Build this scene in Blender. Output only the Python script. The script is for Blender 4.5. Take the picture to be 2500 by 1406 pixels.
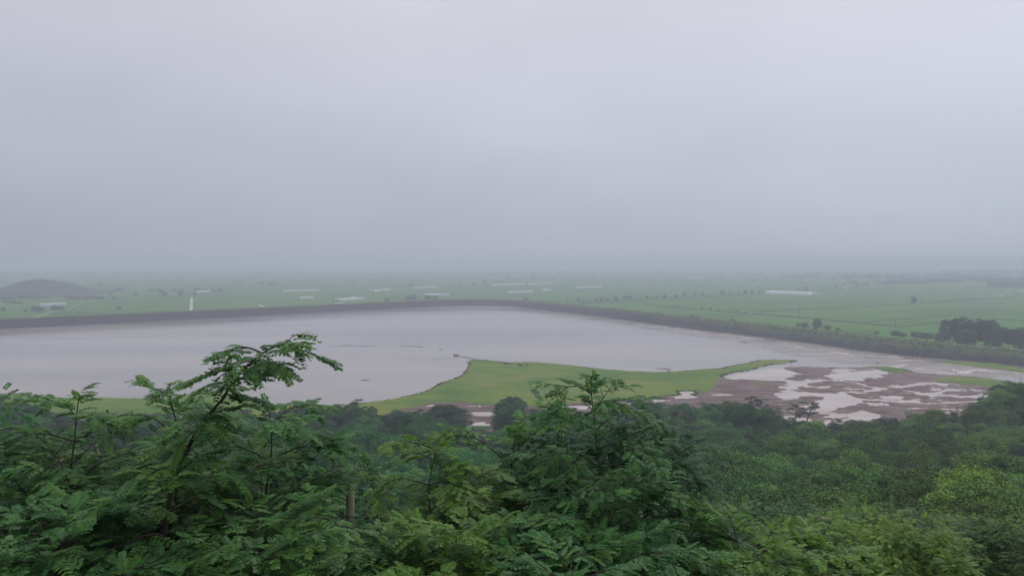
import bpy, math, random
import numpy as np
from mathutils import Vector, Matrix
from mathutils.geometry import tessellate_polygon

for o in list(bpy.data.objects):
    bpy.data.objects.remove(o)
scene = bpy.context.scene
COL = scene.collection

# ------------------------------------------------------------------ camera
EYE = 55.0
FPX = 1888.0                      # focal length in pixels of the 2500 px wide photograph
PITCH = math.atan((703 - 640) / FPX)
cam_d = bpy.data.cameras.new("camera")
cam = bpy.data.objects.new("camera", cam_d)
COL.objects.link(cam)
cam.location = (0, 0, EYE)
cam.rotation_euler = (math.pi / 2 - PITCH, 0, 0)
cam_d.sensor_width = 36.0
cam_d.lens = 36.0 * FPX / 2500.0
cam_d.clip_start = 0.1
cam_d.clip_end = 30000
scene.camera = cam

# ------------------------------------------------------------------ world (overcast sky) and soft sun
SUN_EL, SUN_ROT = math.radians(52), math.radians(35)
world = bpy.data.worlds.new("World")
scene.world = world
world.use_nodes = True
wt = world.node_tree
wt.nodes.clear()
W = wt.nodes.new
def wl(a, b): wt.links.new(a, b)
w_out = W('ShaderNodeOutputWorld')
w_sky = W('ShaderNodeTexSky'); w_sky.sky_type = 'NISHITA'; w_sky.sun_disc = False
w_sky.sun_elevation = SUN_EL; w_sky.sun_rotation = SUN_ROT
w_bg1 = W('ShaderNodeBackground'); w_bg1.inputs[1].default_value = 0.06
wl(w_sky.outputs[0], w_bg1.inputs[0])
w_tc = W('ShaderNodeTexCoord')
w_sep = W('ShaderNodeSeparateXYZ'); wl(w_tc.outputs['Generated'], w_sep.inputs[0])
# elevation ramp of the cloud deck
w_ramp = W('ShaderNodeValToRGB')
cr = w_ramp.color_ramp
SKY_STOPS = [(0.0, (0.415, 0.455, 0.545)), (0.048, (0.450, 0.488, 0.582)), (0.126, (0.524, 0.554, 0.648)),
             (0.225, (0.612, 0.631, 0.720)), (0.34, (0.685, 0.690, 0.765)), (0.6, (0.91, 0.93, 0.965)), (1.0, (1.21, 1.22, 1.24))]
cr.elements[0].position = 0.0; cr.elements[0].color = (*SKY_STOPS[0][1], 1)
cr.elements[1].position = 1.0; cr.elements[1].color = (*SKY_STOPS[-1][1], 1)
for p, c in SKY_STOPS[1:-1]:
    e = cr.elements.new(p); e.color = (*c, 1)
# soft cloud structure: moves the elevation and the brightness a little
w_map = W('ShaderNodeMapping'); w_map.inputs['Scale'].default_value = (1.0, 1.0, 2.6)
wl(w_tc.outputs['Generated'], w_map.inputs[0])
w_n = W('ShaderNodeTexNoise'); w_n.inputs['Scale'].default_value = 1.7; w_n.inputs['Detail'].default_value = 3.0
w_n.inputs['Roughness'].default_value = 0.45
wl(w_map.outputs[0], w_n.inputs['Vector'])
w_a = W('ShaderNodeMath'); w_a.operation = 'MULTIPLY_ADD'; w_a.inputs[1].default_value = 0.10; w_a.inputs[2].default_value = -0.05
wl(w_n.outputs['Fac'], w_a.inputs[0])
w_b = W('ShaderNodeMath'); w_b.operation = 'ADD'
wl(w_sep.outputs['Z'], w_b.inputs[0]); wl(w_a.outputs[0], w_b.inputs[1])
wl(w_b.outputs[0], w_ramp.inputs[0])
# brighter cloud towards the right (+X), where the veil is thinner
w_c = W('ShaderNodeMath'); w_c.operation = 'MULTIPLY_ADD'; w_c.inputs[1].default_value = 0.17; w_c.inputs[2].default_value = 1.0
wl(w_sep.outputs['X'], w_c.inputs[0])
w_n2 = W('ShaderNodeTexNoise'); w_n2.inputs['Scale'].default_value = 3.2; w_n2.inputs['Detail'].default_value = 4.0
wl(w_map.outputs[0], w_n2.inputs['Vector'])
w_d = W('ShaderNodeMath'); w_d.operation = 'MULTIPLY_ADD'; w_d.inputs[1].default_value = 0.18; w_d.inputs[2].default_value = -0.09
wl(w_n2.outputs['Fac'], w_d.inputs[0])
w_e = W('ShaderNodeMath'); w_e.operation = 'ADD'; wl(w_c.outputs[0], w_e.inputs[0]); wl(w_d.outputs[0], w_e.inputs[1])
w_bg2 = W('ShaderNodeBackground'); wl(w_ramp.outputs[0], w_bg2.inputs[0]); wl(w_e.outputs[0], w_bg2.inputs[1])
w_mix = W('ShaderNodeMixShader'); w_mix.inputs[0].default_value = 0.93
wl(w_bg1.outputs[0], w_mix.inputs[1]); wl(w_bg2.outputs[0], w_mix.inputs[2]); wl(w_mix.outputs[0], w_out.inputs[0])

sun_d = bpy.data.lights.new("sun", 'SUN')
sun_d.energy = 0.8; sun_d.angle = math.radians(45); sun_d.color = (1.0, 0.97, 0.93)
sun = bpy.data.objects.new("sun", sun_d); COL.objects.link(sun)
sun.rotation_euler = (math.radians(90) - SUN_EL, 0, math.pi - SUN_ROT)

scene.view_settings.view_transform = 'Standard'
scene.view_settings.look = 'None'
scene.view_settings.exposure = 0.0
scene.view_settings.gamma = 1.0
scene.view_settings.use_curve_mapping = False
scene.render.engine = 'CYCLES'
cy = scene.cycles
cy.use_denoising = True
cy.denoiser = 'OPENIMAGEDENOISE'
cy.max_bounces = 6; cy.diffuse_bounces = 3; cy.glossy_bounces = 2; cy.transmission_bounces = 3
cy.volume_bounces = 2; cy.transparent_max_bounces = 6
cy.use_adaptive_sampling = True; cy.adaptive_threshold = 0.012
cy.caustics_reflective = False; cy.caustics_refractive = False

# ------------------------------------------------------------------ helpers
cp, sp_ = math.cos(PITCH), math.sin(PITCH)
def ray(px, py):
    u, v = (px - 1250) / FPX, (703 - py) / FPX
    return Vector((u, cp + v * sp_, -sp_ + v * cp))
def at(px, py, z=0.0):
    d = ray(px, py); t = (z - EYE) / d.z
    return Vector((d.x * t, d.y * t, z))
def atd(px, py, dist):
    d = ray(px, py); t = dist / d.y
    return Vector((d.x * t, dist, EYE + d.z * t))

def tag(o, label=None, cat=None, group=None, kind=None):
    if label: o['label'] = label
    if cat: o['category'] = cat
    if group: o['group'] = group
    if kind: o['kind'] = kind
    return o
def link(name, data, mat=None, parent=None, loc=None):
    o = bpy.data.objects.new(name, data); COL.objects.link(o)
    if mat is not None and data is not None and not data.materials: data.materials.append(mat)
    if parent is not None: o.parent = parent
    if loc is not None: o.location = loc
    return o
def empty(name, loc, label=None, cat=None, group=None):
    o = bpy.data.objects.new(name, None); COL.objects.link(o); o.location = loc
    o.empty_display_size = 0.2
    return tag(o, label, cat, group)

def mesh_np(name, V, Q, smooth=False, attrs=None):
    """V (n,3); Q (m,k) face index array with constant k, or a list of such arrays."""
    me = bpy.data.meshes.new(name)
    V = np.asarray(V, dtype=np.float32)
    Qs = Q if isinstance(Q, list) else [Q]
    Qs = [np.asarray(q, dtype=np.int32) for q in Qs if len(q)]
    nl = sum(q.size for q in Qs); nf = sum(len(q) for q in Qs)
    me.vertices.add(len(V)); me.vertices.foreach_set('co', V.ravel())
    me.loops.add(nl); me.loops.foreach_set('vertex_index', np.concatenate([q.ravel() for q in Qs]))
    me.polygons.add(nf)
    sizes = np.concatenate([np.full(len(q), q.shape[1], dtype=np.int32) for q in Qs])
    starts = np.concatenate([[0], np.cumsum(sizes)[:-1]]).astype(np.int32)
    me.polygons.foreach_set('loop_start', starts)
    try: me.polygons.foreach_set('loop_total', sizes)
    except Exception: pass
    if smooth: me.polygons.foreach_set('use_smooth', np.ones(nf, dtype=bool))
    for k, a in (attrs or {}).items():
        at_ = me.attributes.new(k, 'FLOAT', 'POINT'); at_.data.foreach_set('value', np.asarray(a, dtype=np.float32))
    me.update(calc_edges=True); me.validate()
    return me

class MB:
    """collects tubes, boxes and prisms into one mesh"""
    def __init__(s): s.v = []; s.q = []; s.t = []; s.n = 0
    def add(s, V, Q=None, T=None):
        V = np.asarray(V, dtype=np.float32).reshape(-1, 3)
        if Q is not None and len(Q): s.q.append(np.asarray(Q, dtype=np.int32).reshape(-1, 4) + s.n)
        if T is not None and len(T): s.t.append(np.asarray(T, dtype=np.int32).reshape(-1, 3) + s.n)
        s.v.append(V); s.n += len(V)
    def box(s, c, size, rz=0.0, taper=1.0):
        x, y, z = size[0] / 2, size[1] / 2, size[2] / 2
        P = np.array([(-x, -y, -z), (x, -y, -z), (x, y, -z), (-x, y, -z), (-x*taper, -y*taper, z), (x*taper, -y*taper, z), (x*taper, y*taper, z), (-x*taper, y*taper, z)])
        ca, sa = math.cos(rz), math.sin(rz)
        P = np.stack([P[:, 0] * ca - P[:, 1] * sa, P[:, 0] * sa + P[:, 1] * ca, P[:, 2]], 1) + np.array(c)
        s.add(P, [(0, 3, 2, 1), (4, 5, 6, 7), (0, 1, 5, 4), (1, 2, 6, 5), (2, 3, 7, 6), (3, 0, 4, 7)])
    def tube(s, pts, rad, n=5, cap=True):
        P = np.asarray(pts, dtype=float); m = len(P)
        R = np.full(m, rad, dtype=float) if np.isscalar(rad) else np.asarray(rad, dtype=float)
        T = np.gradient(P, axis=0); T /= np.linalg.norm(T, axis=1)[:, None] + 1e-9
        ref = np.array([0, 0, 1.0]) if abs(T[0, 2]) < 0.9 else np.array([1.0, 0, 0])
        u = np.cross(T[0], ref); u /= np.linalg.norm(u)
        rings = []
        for i in range(m):
            u = u - T[i] * np.dot(u, T[i]); u /= np.linalg.norm(u) + 1e-9
            w = np.cross(T[i], u)
            a = np.arange(n) * 2 * math.pi / n
            rings.append(P[i] + R[i] * (np.cos(a)[:, None] * u + np.sin(a)[:, None] * w))
        V = np.concatenate(rings)
        Q = [(i * n + j, i * n + (j + 1) % n, (i + 1) * n + (j + 1) % n, (i + 1) * n + j) for i in range(m - 1) for j in range(n)]
        T3 = []
        if cap:
            T3 = [((m - 1) * n, (m - 1) * n + j, (m - 1) * n + j + 1) for j in range(1, n - 1)] + [(0, j + 1, j) for j in range(1, n - 1)]
        s.add(V, Q, T3)
    def mesh(s, name, smooth=False):
        V = np.concatenate(s.v)
        fs = []
        if s.q: fs.append(np.concatenate(s.q))
        if s.t: fs.append(np.concatenate(s.t))
        return mesh_np(name, V, fs, smooth)

# value noise ------------------------------------------------------
_rs = np.random.RandomState(7)
_LAT = _rs.rand(256, 256)
def vnoise(x, y, off=0):
    x = np.asarray(x, dtype=float) + off * 17.31; y = np.asarray(y, dtype=float) + off * 9.77
    xi = np.floor(x).astype(int); yi = np.floor(y).astype(int)
    fx = x - xi; fy = y - yi
    fx = fx * fx * (3 - 2 * fx); fy = fy * fy * (3 - 2 * fy)
    a = _LAT[xi & 255, yi & 255]; b = _LAT[(xi + 1) & 255, yi & 255]
    c = _LAT[xi & 255, (yi + 1) & 255]; d = _LAT[(xi + 1) & 255, (yi + 1) & 255]
    return (a * (1 - fx) + b * fx) * (1 - fy) + (c * (1 - fx) + d * fx) * fy
def fbm(x, y, oct=4, off=0):
    s = 0; a = 1.0; t = 0
    for i in range(oct):
        s = s + a * vnoise(x * 2 ** i, y * 2 ** i, off + i * 3); t += a; a *= 0.5
    return s / t - 0.5
def in_poly(X, Y, poly):
    poly = np.asarray(poly); n = len(poly); r = np.zeros(X.shape, dtype=bool); j = n - 1
    for i in range(n):
        xi, yi = poly[i]; xj, yj = poly[j]
        c = ((yi > Y) != (yj > Y)) & (X < (xj - xi) * (Y - yi) / (yj - yi + 1e-12) + xi)
        r ^= c; j = i
    return r
def blur(A, ry, rx, it=2):
    for _ in range(it):
        for ax, r in ((0, ry), (1, rx)):
            if r < 1: continue
            k = 2 * r + 1
            pad = [(0, 0), (0, 0)]; pad[ax] = (r + 1, r)
            C = np.cumsum(np.pad(A, pad, mode='edge'), axis=ax)
            A = (np.take(C, range(k, C.shape[ax]), axis=ax) - np.take(C, range(0, C.shape[ax] - k), axis=ax)) / k
    return A
def gp(lst, z=0.0):
    return [tuple(at(px, py, z)[:2]) for px, py in lst]

# ------------------------------------------------------------------ materials
def mat_new(name):
    m = bpy.data.materials.new(name); m.use_nodes = True
    nt = m.node_tree; nt.nodes.clear()
    return m, nt, nt.nodes.new, nt.links.new
def ramp(nt, stops):
    r = nt.nodes.new('ShaderNodeValToRGB'); c = r.color_ramp
    c.elements[0].position = stops[0][0]; c.elements[0].color = (*stops[0][1], 1)
    c.elements[1].position = stops[-1][0]; c.elements[1].color = (*stops[-1][1], 1)
    for p, col in stops[1:-1]:
        e = c.elements.new(p); e.color = (*col, 1)
    return r
def noise(nt, scale=1.0, detail=4, rough=0.55, vscale=None, coord='Object', dist=0.0):
    tc = nt.nodes.new('ShaderNodeTexCoord'); n = nt.nodes.new('ShaderNodeTexNoise')
    n.inputs['Scale'].default_value = scale; n.inputs['Detail'].default_value = detail
    n.inputs['Roughness'].default_value = rough; n.inputs['Distortion'].default_value = dist
    if vscale:
        mp = nt.nodes.new('ShaderNodeMapping'); mp.inputs['Scale'].default_value = vscale
        nt.links.new(tc.outputs[coord], mp.inputs[0]); nt.links.new(mp.outputs[0], n.inputs['Vector'])
    else: nt.links.new(tc.outputs[coord], n.inputs['Vector'])
    return n
def simple_mat(name, c1, c2, scale=1.0, rough=0.8, bump=0.0, bscale=None, vscale=None, spec=0.3, detail=5, lo=0.35, hi=0.65):
    m, nt, N, L = mat_new(name)
    out = N('ShaderNodeOutputMaterial'); b = N('ShaderNodeBsdfPrincipled')
    b.inputs['Roughness'].default_value = rough; b.inputs['Specular IOR Level'].default_value = spec
    n = noise(nt, scale, detail, 0.6, vscale); r = ramp(nt, [(lo, c1), (hi, c2)])
    L(n.outputs['Fac'], r.inputs[0]); L(r.outputs[0], b.inputs['Base Color'])
    if bump:
        n2 = noise(nt, bscale or scale * 3, 5, 0.6); bp = N('ShaderNodeBump'); bp.inputs['Distance'].default_value = bump
        bp.inputs['Strength'].default_value = 0.8
        L(n2.outputs['Fac'], bp.inputs['Height']); L(bp.outputs[0], b.inputs['Normal'])
    L(b.outputs[0], out.inputs[0])
    return m

def leaf_mat(name, transl=0.22, spec=0.35, rough=0.42):
    """base colour from the object's colour, varied per leaf by the tint / young attributes"""
    m, nt, N, L = mat_new(name)
    out = N('ShaderNodeOutputMaterial'); b = N('ShaderNodeBsdfPrincipled'); tr = N('ShaderNodeBsdfTranslucent'); mx = N('ShaderNodeMixShader')
    oi = N('ShaderNodeObjectInfo')
    ta = N('ShaderNodeAttribute'); ta.attribute_name = 'tint'
    ya = N('ShaderNodeAttribute'); ya.attribute_name = 'young'
    mr = ramp(nt, [(0.0, (0.50, 0.60, 0.72)), (0.5, (0.98, 1.0, 0.98)), (0.85, (1.45, 1.30, 1.05)), (1.0, (1.9, 1.35, 0.95))])
    L(ta.outputs['Fac'], mr.inputs[0])
    mr2 = N('ShaderNodeMapRange'); mr2.inputs['To Min'].default_value = 0.88; mr2.inputs['To Max'].default_value = 1.12
    L(oi.outputs['Random'], mr2.inputs['Value'])
    mm = N('ShaderNodeVectorMath'); mm.operation = 'MULTIPLY'; L(oi.outputs['Color'], mm.inputs[0]); L(mr.outputs[0], mm.inputs[1])
    sc = N('ShaderNodeVectorMath'); sc.operation = 'SCALE'; L(mm.outputs[0], sc.inputs[0]); L(mr2.outputs[0], sc.inputs['Scale'])
    mix = N('ShaderNodeMix'); mix.data_type = 'RGBA'; mix.inputs['B'].default_value = (0.105, 0.22, 0.035, 1)
    L(ya.outputs['Fac'], mix.inputs['Factor']); L(sc.outputs[0], mix.inputs['A'])
    b.inputs['Roughness'].default_value = rough; b.inputs['Specular IOR Level'].default_value = spec
    L(mix.outputs['Result'], b.inputs['Base Color']); L(mix.outputs['Result'], tr.inputs['Color'])
    mx.inputs[0].default_value = transl
    L(b.outputs[0], mx.inputs[1]); L(tr.outputs[0], mx.inputs[2]); L(mx.outputs[0], out.inputs[0])
    return m
M_LEAF = leaf_mat('locust_leaf', 0.44, 0.25, 0.42)
M_CROWN = leaf_mat('crown_leaf', 0.15, 0.12, 0.6)
M_BARK = simple_mat('bark', (0.022, 0.018, 0.015), (0.055, 0.045, 0.038), 9, 0.85, 0.01, 30)
M_DEAD = simple_mat('dead_wood', (0.05, 0.042, 0.04), (0.10, 0.085, 0.08), 6, 0.85)
M_FLOOR = simple_mat('forest_floor', (0.012, 0.017, 0.009), (0.03, 0.036, 0.016), 0.9, 0.95, 0.1, 2.0)

def water_mat(name, c_a, c_b, scale, vscale, rough=0.12, bump=0.02, bsc=0.6, c_near=None):
    m, nt, N, L = mat_new(name)
    out = N('ShaderNodeOutputMaterial'); b = N('ShaderNodeBsdfPrincipled')
    b.inputs['IOR'].default_value = 1.33
    n = noise(nt, scale, 4, 0.5, vscale, dist=0.6); r = ramp(nt, [(0.34, c_a), (0.66, c_b)])
    L(n.outputs['Fac'], r.inputs[0])
    L(r.outputs[0], b.inputs['Base Color'])
    # wind lanes: patches of finer ripple
    n3 = noise(nt, scale * 1.7, 3, 0.5, vscale, dist=1.0)
    mr = N('ShaderNodeMapRange'); mr.inputs['From Min'].default_value = 0.35; mr.inputs['From Max'].default_value = 0.65
    mr.inputs['To Min'].default_value = rough * 0.7; mr.inputs['To Max'].default_value = rough * 1.8
    L(n3.outputs['Fac'], mr.inputs['Value']); L(mr.outputs[0], b.inputs['Roughness'])
    n2 = noise(nt, bsc, 3, 0.5); bp = N('ShaderNodeBump'); bp.inputs['Distance'].default_value = bump; bp.inputs['Strength'].default_value = 0.5
    L(n2.outputs['Fac'], bp.inputs['Height']); L(bp.outputs[0], b.inputs['Normal'])
    L(b.outputs[0], out.inputs[0])
    return m, nt, b, r

# ------------------------------------------------------------------ ground profile
G_D = [-300, -40, 0, 4, 6, 9, 12, 15, 20, 30, 45, 60, 80, 100, 150, 200, 235, 262, 285, 310]
G_Z = [60, 53.6, 53.4, 52.9, 52.2, 50.8, 48.6, 46.5, 43.8, 39.5, 34, 29.5, 24.5, 20, 11, 4.5, 1.0, -0.1, -1.2, -2]
G_Z[0] = 53.4
# dam waterline, photo pixels -> ground
DAM_PX = [(-900, 853), (-400, 824), (0, 803.5), (400, 783.5), (620, 772), (820, 761), (1000, 751.5), (1100, 747), (1170, 745.2), (1240, 747.5),
          (1337, 758.5), (1441, 770), (1515, 780), (1660, 799.5), (1828, 819), (1996, 840), (2080, 852.5), (2211, 868.5),
          (2424, 887), (2500, 895.5), (2900, 940), (3500, 1010)]
DAM = np.array(gp(DAM_PX))
def resample(P, step):
    P = np.asarray(P, dtype=float); s = np.concatenate([[0], np.cumsum(np.linalg.norm(np.diff(P, axis=0), axis=1))])
    n = max(2, int(s[-1] / step)); t = np.linspace(0, s[-1], n)
    return np.stack([np.interp(t, s, P[:, k]) for k in range(P.shape[1])], 1)
def smooth_line(P, k=4):
    P = P.copy()
    for _ in range(k):
        P[1:-1] = 0.25 * P[:-2] + 0.5 * P[1:-1] + 0.25 * P[2:]
    return P
DAML = smooth_line(resample(DAM, 6.0), 8)
tn = np.gradient(DAML, axis=0); tn /= np.linalg.norm(tn, axis=1)[:, None]
DAMN = np.stack([-tn[:, 1], tn[:, 0]], 1)           # left of travel = away from the water
DAM_H, DAM_IN, DAM_TOP, DAM_OUT = 7.0, 15.0, 6.0, 13.0
CENTRE = DAML + DAMN * (DAM_IN + DAM_TOP / 2)
RES_POLY = np.concatenate([CENTRE, [(1500, -400), (-1500, -400)]])

def hill_z(x, y):
    """height of the near hillside and the reservoir bed"""
    x = np.asarray(x, dtype=float); y = np.asarray(y, dtype=float)
    z = np.interp(y, G_D, G_Z)
    z = z + 10.0 * np.exp(-(((x - 152) / 24) ** 2 + ((y - 228) / 26) ** 2))
    z = z + np.clip((x - 150) / 60, 0, 1) * 14 * np.clip((250 - y) / 60, 0, 1) * np.clip(y / 100, 0, 1)
    far = np.clip((y - 25) / 60, 0, 1)
    z = z + far * np.clip((255 - y) / 80, 0, 1) * 3.0 * fbm(x / 45, y / 45, 3, 5)
    return z
def ground_z(x, y):
    z = hill_z(x, y)
    inside = in_poly(np.asarray(x, dtype=float), np.asarray(y, dtype=float), RES_POLY)
    return np.where(inside, z, np.where(np.asarray(y) > 150, 0.0, z))

def sheet(name, xs, ys, zf, mat, kind='structure', smooth=True):
    X, Y = np.meshgrid(xs, ys); Z = zf(X, Y)
    V = np.stack([X.ravel(), Y.ravel(), Z.ravel()], 1); nx = len(xs); ny = len(ys)
    i = np.arange((ny - 1) * (nx - 1)); r = i // (nx - 1); c = i % (nx - 1); a = r * nx + c
    Q = np.stack([a, a + 1, a + nx + 1, a + nx], 1)
    o = link(name, mesh_np(name, V, Q, smooth), mat); tag(o, kind=kind); return o

# field and ground material ------------------------------------------------
def field_mat():
    m, nt, N, L = mat_new('ground')
    out = N('ShaderNodeOutputMaterial'); b = N('ShaderNodeBsdfPrincipled'); b.inputs['Roughness'].default_value = 0.9
    b.inputs['Specular IOR Level'].default_value = 0.1
    tc = N('ShaderNodeTexCoord'); mp = N('ShaderNodeMapping'); mp.inputs['Scale'].default_value = (0.012, 0.022, 0.0); mp.inputs['Rotation'].default_value = (0, 0, 0.35)
    L(tc.outputs['Object'], mp.inputs[0])
    vo = N('ShaderNodeTexVoronoi'); vo.distance = 'CHEBYCHEV'; vo.inputs['Scale'].default_value = 1.0; vo.inputs['Randomness'].default_value = 0.55
    L(mp.outputs[0], vo.inputs['Vector'])
    sp = N('ShaderNodeSeparateColor'); L(vo.outputs['Color'], sp.inputs[0])
    r1 = ramp(nt, [(0.0, (0.030, 0.115, 0.010)), (0.5, (0.044, 0.150, 0.013)), (1.0, (0.080, 0.165, 0.020))]); L(sp.outputs[0], r1.inputs[0])
    n = noise(nt, 0.11, 6, 0.65); r2 = ramp(nt, [(0.3, (0.80, 0.80, 0.80)), (0.7, (1.15, 1.15, 1.15))]); L(n.outputs['Fac'], r2.inputs[0])
    mu = N('ShaderNodeMix'); mu.data_type = 'RGBA'; mu.blend_type = 'MULTIPLY'; mu.inputs['Factor'].default_value = 1.0
    L(r1.outputs[0], mu.inputs['A']); L(r2.outputs[0], mu.inputs['B'])
    # forest floor where the hillside is
    sx = N('ShaderNodeSeparateXYZ'); L(tc.outputs['Object'], sx.inputs[0])
    lt = N('ShaderNodeMapRange'); lt.inputs['From Min'].default_value = 262; lt.inputs['From Max'].default_value = 250
    L(sx.outputs['Y'], lt.inputs['Value'])
    nf = noise(nt, 0.9, 5, 0.6); rf = ramp(nt, [(0.35, (0.010, 0.015, 0.008)), (0.65, (0.028, 0.036, 0.015))]); L(nf.outputs['Fac'], rf.inputs[0])
    mf = N('ShaderNodeMix'); mf.data_type = 'RGBA'; L(lt.outputs[0], mf.inputs['Factor']); L(mu.outputs['Result'], mf.inputs['A']); L(rf.outputs[0], mf.inputs['B'])
    L(mf.outputs['Result'], b.inputs['Base Color']); L(b.outputs[0], out.inputs[0])
    return m
M_GROUND = field_mat()
xs = np.unique(np.concatenate([np.linspace(-7800, -1300, 14), np.arange(-1300, -260, 13), np.arange(-260, 261, 5), np.arange(265, 1300, 13), np.linspace(1310, 7800, 14)]))
ys = np.unique(np.concatenate([np.linspace(-150, -10, 6), np.arange(-10, 40, 1.5), np.arange(40, 320, 5), np.arange(320, 1200, 12), np.linspace(1220, 7800, 16)]))
sheet('ground', xs, ys, ground_z, M_GROUND)

# ------------------------------------------------------------------ water
M_WATER, wnt, wb, wr = water_mat('reservoir_water', (0.205, 0.185, 0.178), (0.335, 0.275, 0.24), 0.006, (0.5, 1.6, 1), 0.10, 0.03, 0.5)
def poly_sheet(name, pts, z, mat, kind='structure'):
    P = [Vector((x, y, z)) for x, y in pts]
    T = tessellate_polygon([P]); V = np.array([p[:] for p in P])
    T = np.array(T)
    # face up
    a = V[T[:, 0]]; b = V[T[:, 1]]; c = V[T[:, 2]]
    s = np.cross(b - a, c - a)[:, 2]; T[s < 0] = T[s < 0][:, ::-1]
    o = link(name, mesh_np(name, V, T), mat); tag(o, kind=kind); return o
wpoly = list(map(tuple, DAML + DAMN * 0.6)) + [(900, 120), (-900, 120)]
poly_sheet('water', wpoly, 0.0, M_WATER)

# ------------------------------------------------------------------ the delta: mud, grass and pools as a height field
GRASS = [
 [(-300, 957), (0, 961), (60, 962), (74, 970), (240, 973), (400, 975), (470, 962), (520, 950), (575, 952), (612, 975), (650, 988),
  (720, 993), (800, 991), (880, 986), (950, 976), (1010, 965), (1050, 950), (1075, 934), (1120, 920), (1142, 902), (1150, 889), (1140, 880), (1112, 873),
  (1116, 866), (1150, 873), (1190, 880), (1240, 885), (1340, 886), (1380, 891), (1450, 899), (1540, 907), (1600, 909), (1680, 905),
  (1760, 899), (1800, 892), (1845, 882), (1885, 877), (1925, 877), (1948, 880), (1915, 887), (1875, 891), (1850, 897), (1825, 905), (1795, 909), (1765, 922),
  (1745, 938), (1738, 955), (1700, 962), (1600, 962), (1520, 963), (1420, 968), (1300, 977), (1180, 981), (1060, 984), (1010, 996), (940, 1012), (900, 1035), (820, 1050),
  (600, 1020), (350, 1010), (200, 1010), (80, 1015), (-300, 1015)],
 [(1100, 980), (1300, 974), (1420, 965), (1700, 958), (1705, 968), (1600, 974), (1500, 978), (1400, 988), (1330, 992), (1240, 994), (1150, 986)],
 [(2120, 898), (2150, 896), (2200, 899), (2232, 907), (2205, 912), (2170, 908)],
 [(2330, 920), (2400, 926), (2470, 934), (2520, 940), (2520, 958), (2440, 950), (2330, 936), (2270, 932)],
 [(1828, 940), (1860, 931), (1875, 938), (1850, 944)],
]
GRASS2 = [[(2265, 876), (2300, 881), (2424, 886), (2500, 896), (2600, 908), (2600, 923), (2500, 910), (2400, 897), (2300, 886)],
          ]
MUD = [[(880, 1010), (1000, 985), (1180, 978), (1400, 965), (1700, 958), (1740, 948), (1750, 930), (1765, 922), (1820, 925), (1900, 925), (1945, 913), (1935, 905), (1915, 898), (2000, 896.5),
        (2120, 897), (2190, 897), (2240, 910), (2310, 914), (2380, 919), (2440, 927), (2520, 940), (2600, 950), (2600, 1150), (1000, 1180), (850, 1100)]]
POOLS = [  # pools and streams on the mud
 [(1765, 921), (1800, 909), (1830, 906), (1880, 899), (1930, 905), (1958, 912), (1935, 922), (1900, 927), (1840, 924), (1780, 924)],
 [(2015, 918), (2035, 908), (2050, 901), (2090, 899), (2130, 900), (2170, 906), (2186, 911), (2160, 915), (2158, 924), (2100, 924), (2060, 929), (2020, 925)],
 [(1885, 949), (1920, 938), (1960, 930), (2010, 925), (2035, 929), (1990, 936), (1960, 944), (1945, 953), (1975, 958), (2040, 962), (2080, 965), (2070, 970), (1990, 968), (1940, 966), (1915, 958)],
 [(1975, 985), (2000, 974), (2035, 966), (2080, 968), (2105, 976), (2085, 986), (2060, 996), (2030, 1004), (1995, 1002)],
 [(1975, 944), (2010, 942), (2025, 947), (2000, 952)],
 [(2010, 1015), (2060, 1009), (2120, 1004), (2150, 1010), (2140, 1022), (2090, 1034), (2040, 1040), (2010, 1030)],
 [(2150, 966), (2200, 965), (2205, 972), (2190, 978), (2165, 972)],
 [(2192, 978), (2235, 975), (2272, 982), (2250, 986), (2215, 984)],
 [(2250, 960), (2290, 957), (2320, 964), (2290, 966)],
 [(2264, 936), (2300, 934), (2320, 939), (2290, 943)],
 [(2120, 984), (2150, 982), (2165, 987), (2135, 990)],
 [(1140, 1014), (1155, 1004), (1185, 1005), (1200, 1012), (1190, 1016)],
 [(1135, 1048), (1150, 1030), (1180, 1030), (1200, 1044), (1190, 1062), (1150, 1072)],
 [(1128, 992), (1168, 988), (1172, 992), (1140, 996)],
 [(1293, 951), (1308, 950), (1320, 968), (1326, 985), (1316, 984), (1308, 968)],
 [(1380, 990), (1460, 990), (1560, 975), (1690, 960), (1700, 968), (1600, 985), (1470, 1000), (1400, 1003)],
 [(1730, 962), (1780, 962), (1785, 967), (1740, 966)],
 [(1650, 955), (1690, 953), (1710, 960), (1660, 964)],
 [(1040, 990), (1075, 986), (1078, 990), (1050, 993)],
 [(905, 1000), (915, 1008), (925, 1022), (940, 1036), (930, 1038), (915, 1020), (902, 1005)],
 [(1890, 1000), (1970, 1000), (1975, 1006), (1900, 1006)],
]
STREAMS = [  # thin braids: pixel polylines with half width in metres
 ([(2035, 929), (2090, 934), (2120, 944), (2160, 948), (2210, 952), (2260, 962), (2300, 966), (2330, 963)], 1.5),
 ([(1960, 966), (2040, 963), (2100, 957), (2160, 948), (2230, 940), (2290, 935), (2350, 940), (2410, 947), (2450, 950)], 2.6),
 ([(2080, 970), (2130, 978), (2180, 972), (2250, 985), (2330, 982), (2400, 978)], 1.6),
 ([(2280, 962), (2320, 951), (2360, 949), (2420, 955), (2450, 952)], 1.7),
 ([(2090, 990), (2160, 990), (2220, 996), (2290, 999), (2350, 1000)], 1.2),
 ([(1735, 950), (1745, 957), (1765, 962)], 1.0),
 ([(2160, 957), (2220, 960), (2290, 968), (2370, 966), (2420, 962)], 1.2),
 ([(2120, 930), (2090, 926), (2070, 921)], 1.0),
]
gx = np.arange(-330, 262, 0.8); gy = np.concatenate([np.arange(226, 330, 0.8), np.arange(330, 432, 1.1)])
GX, GY = np.meshgrid(gx, gy)
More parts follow.
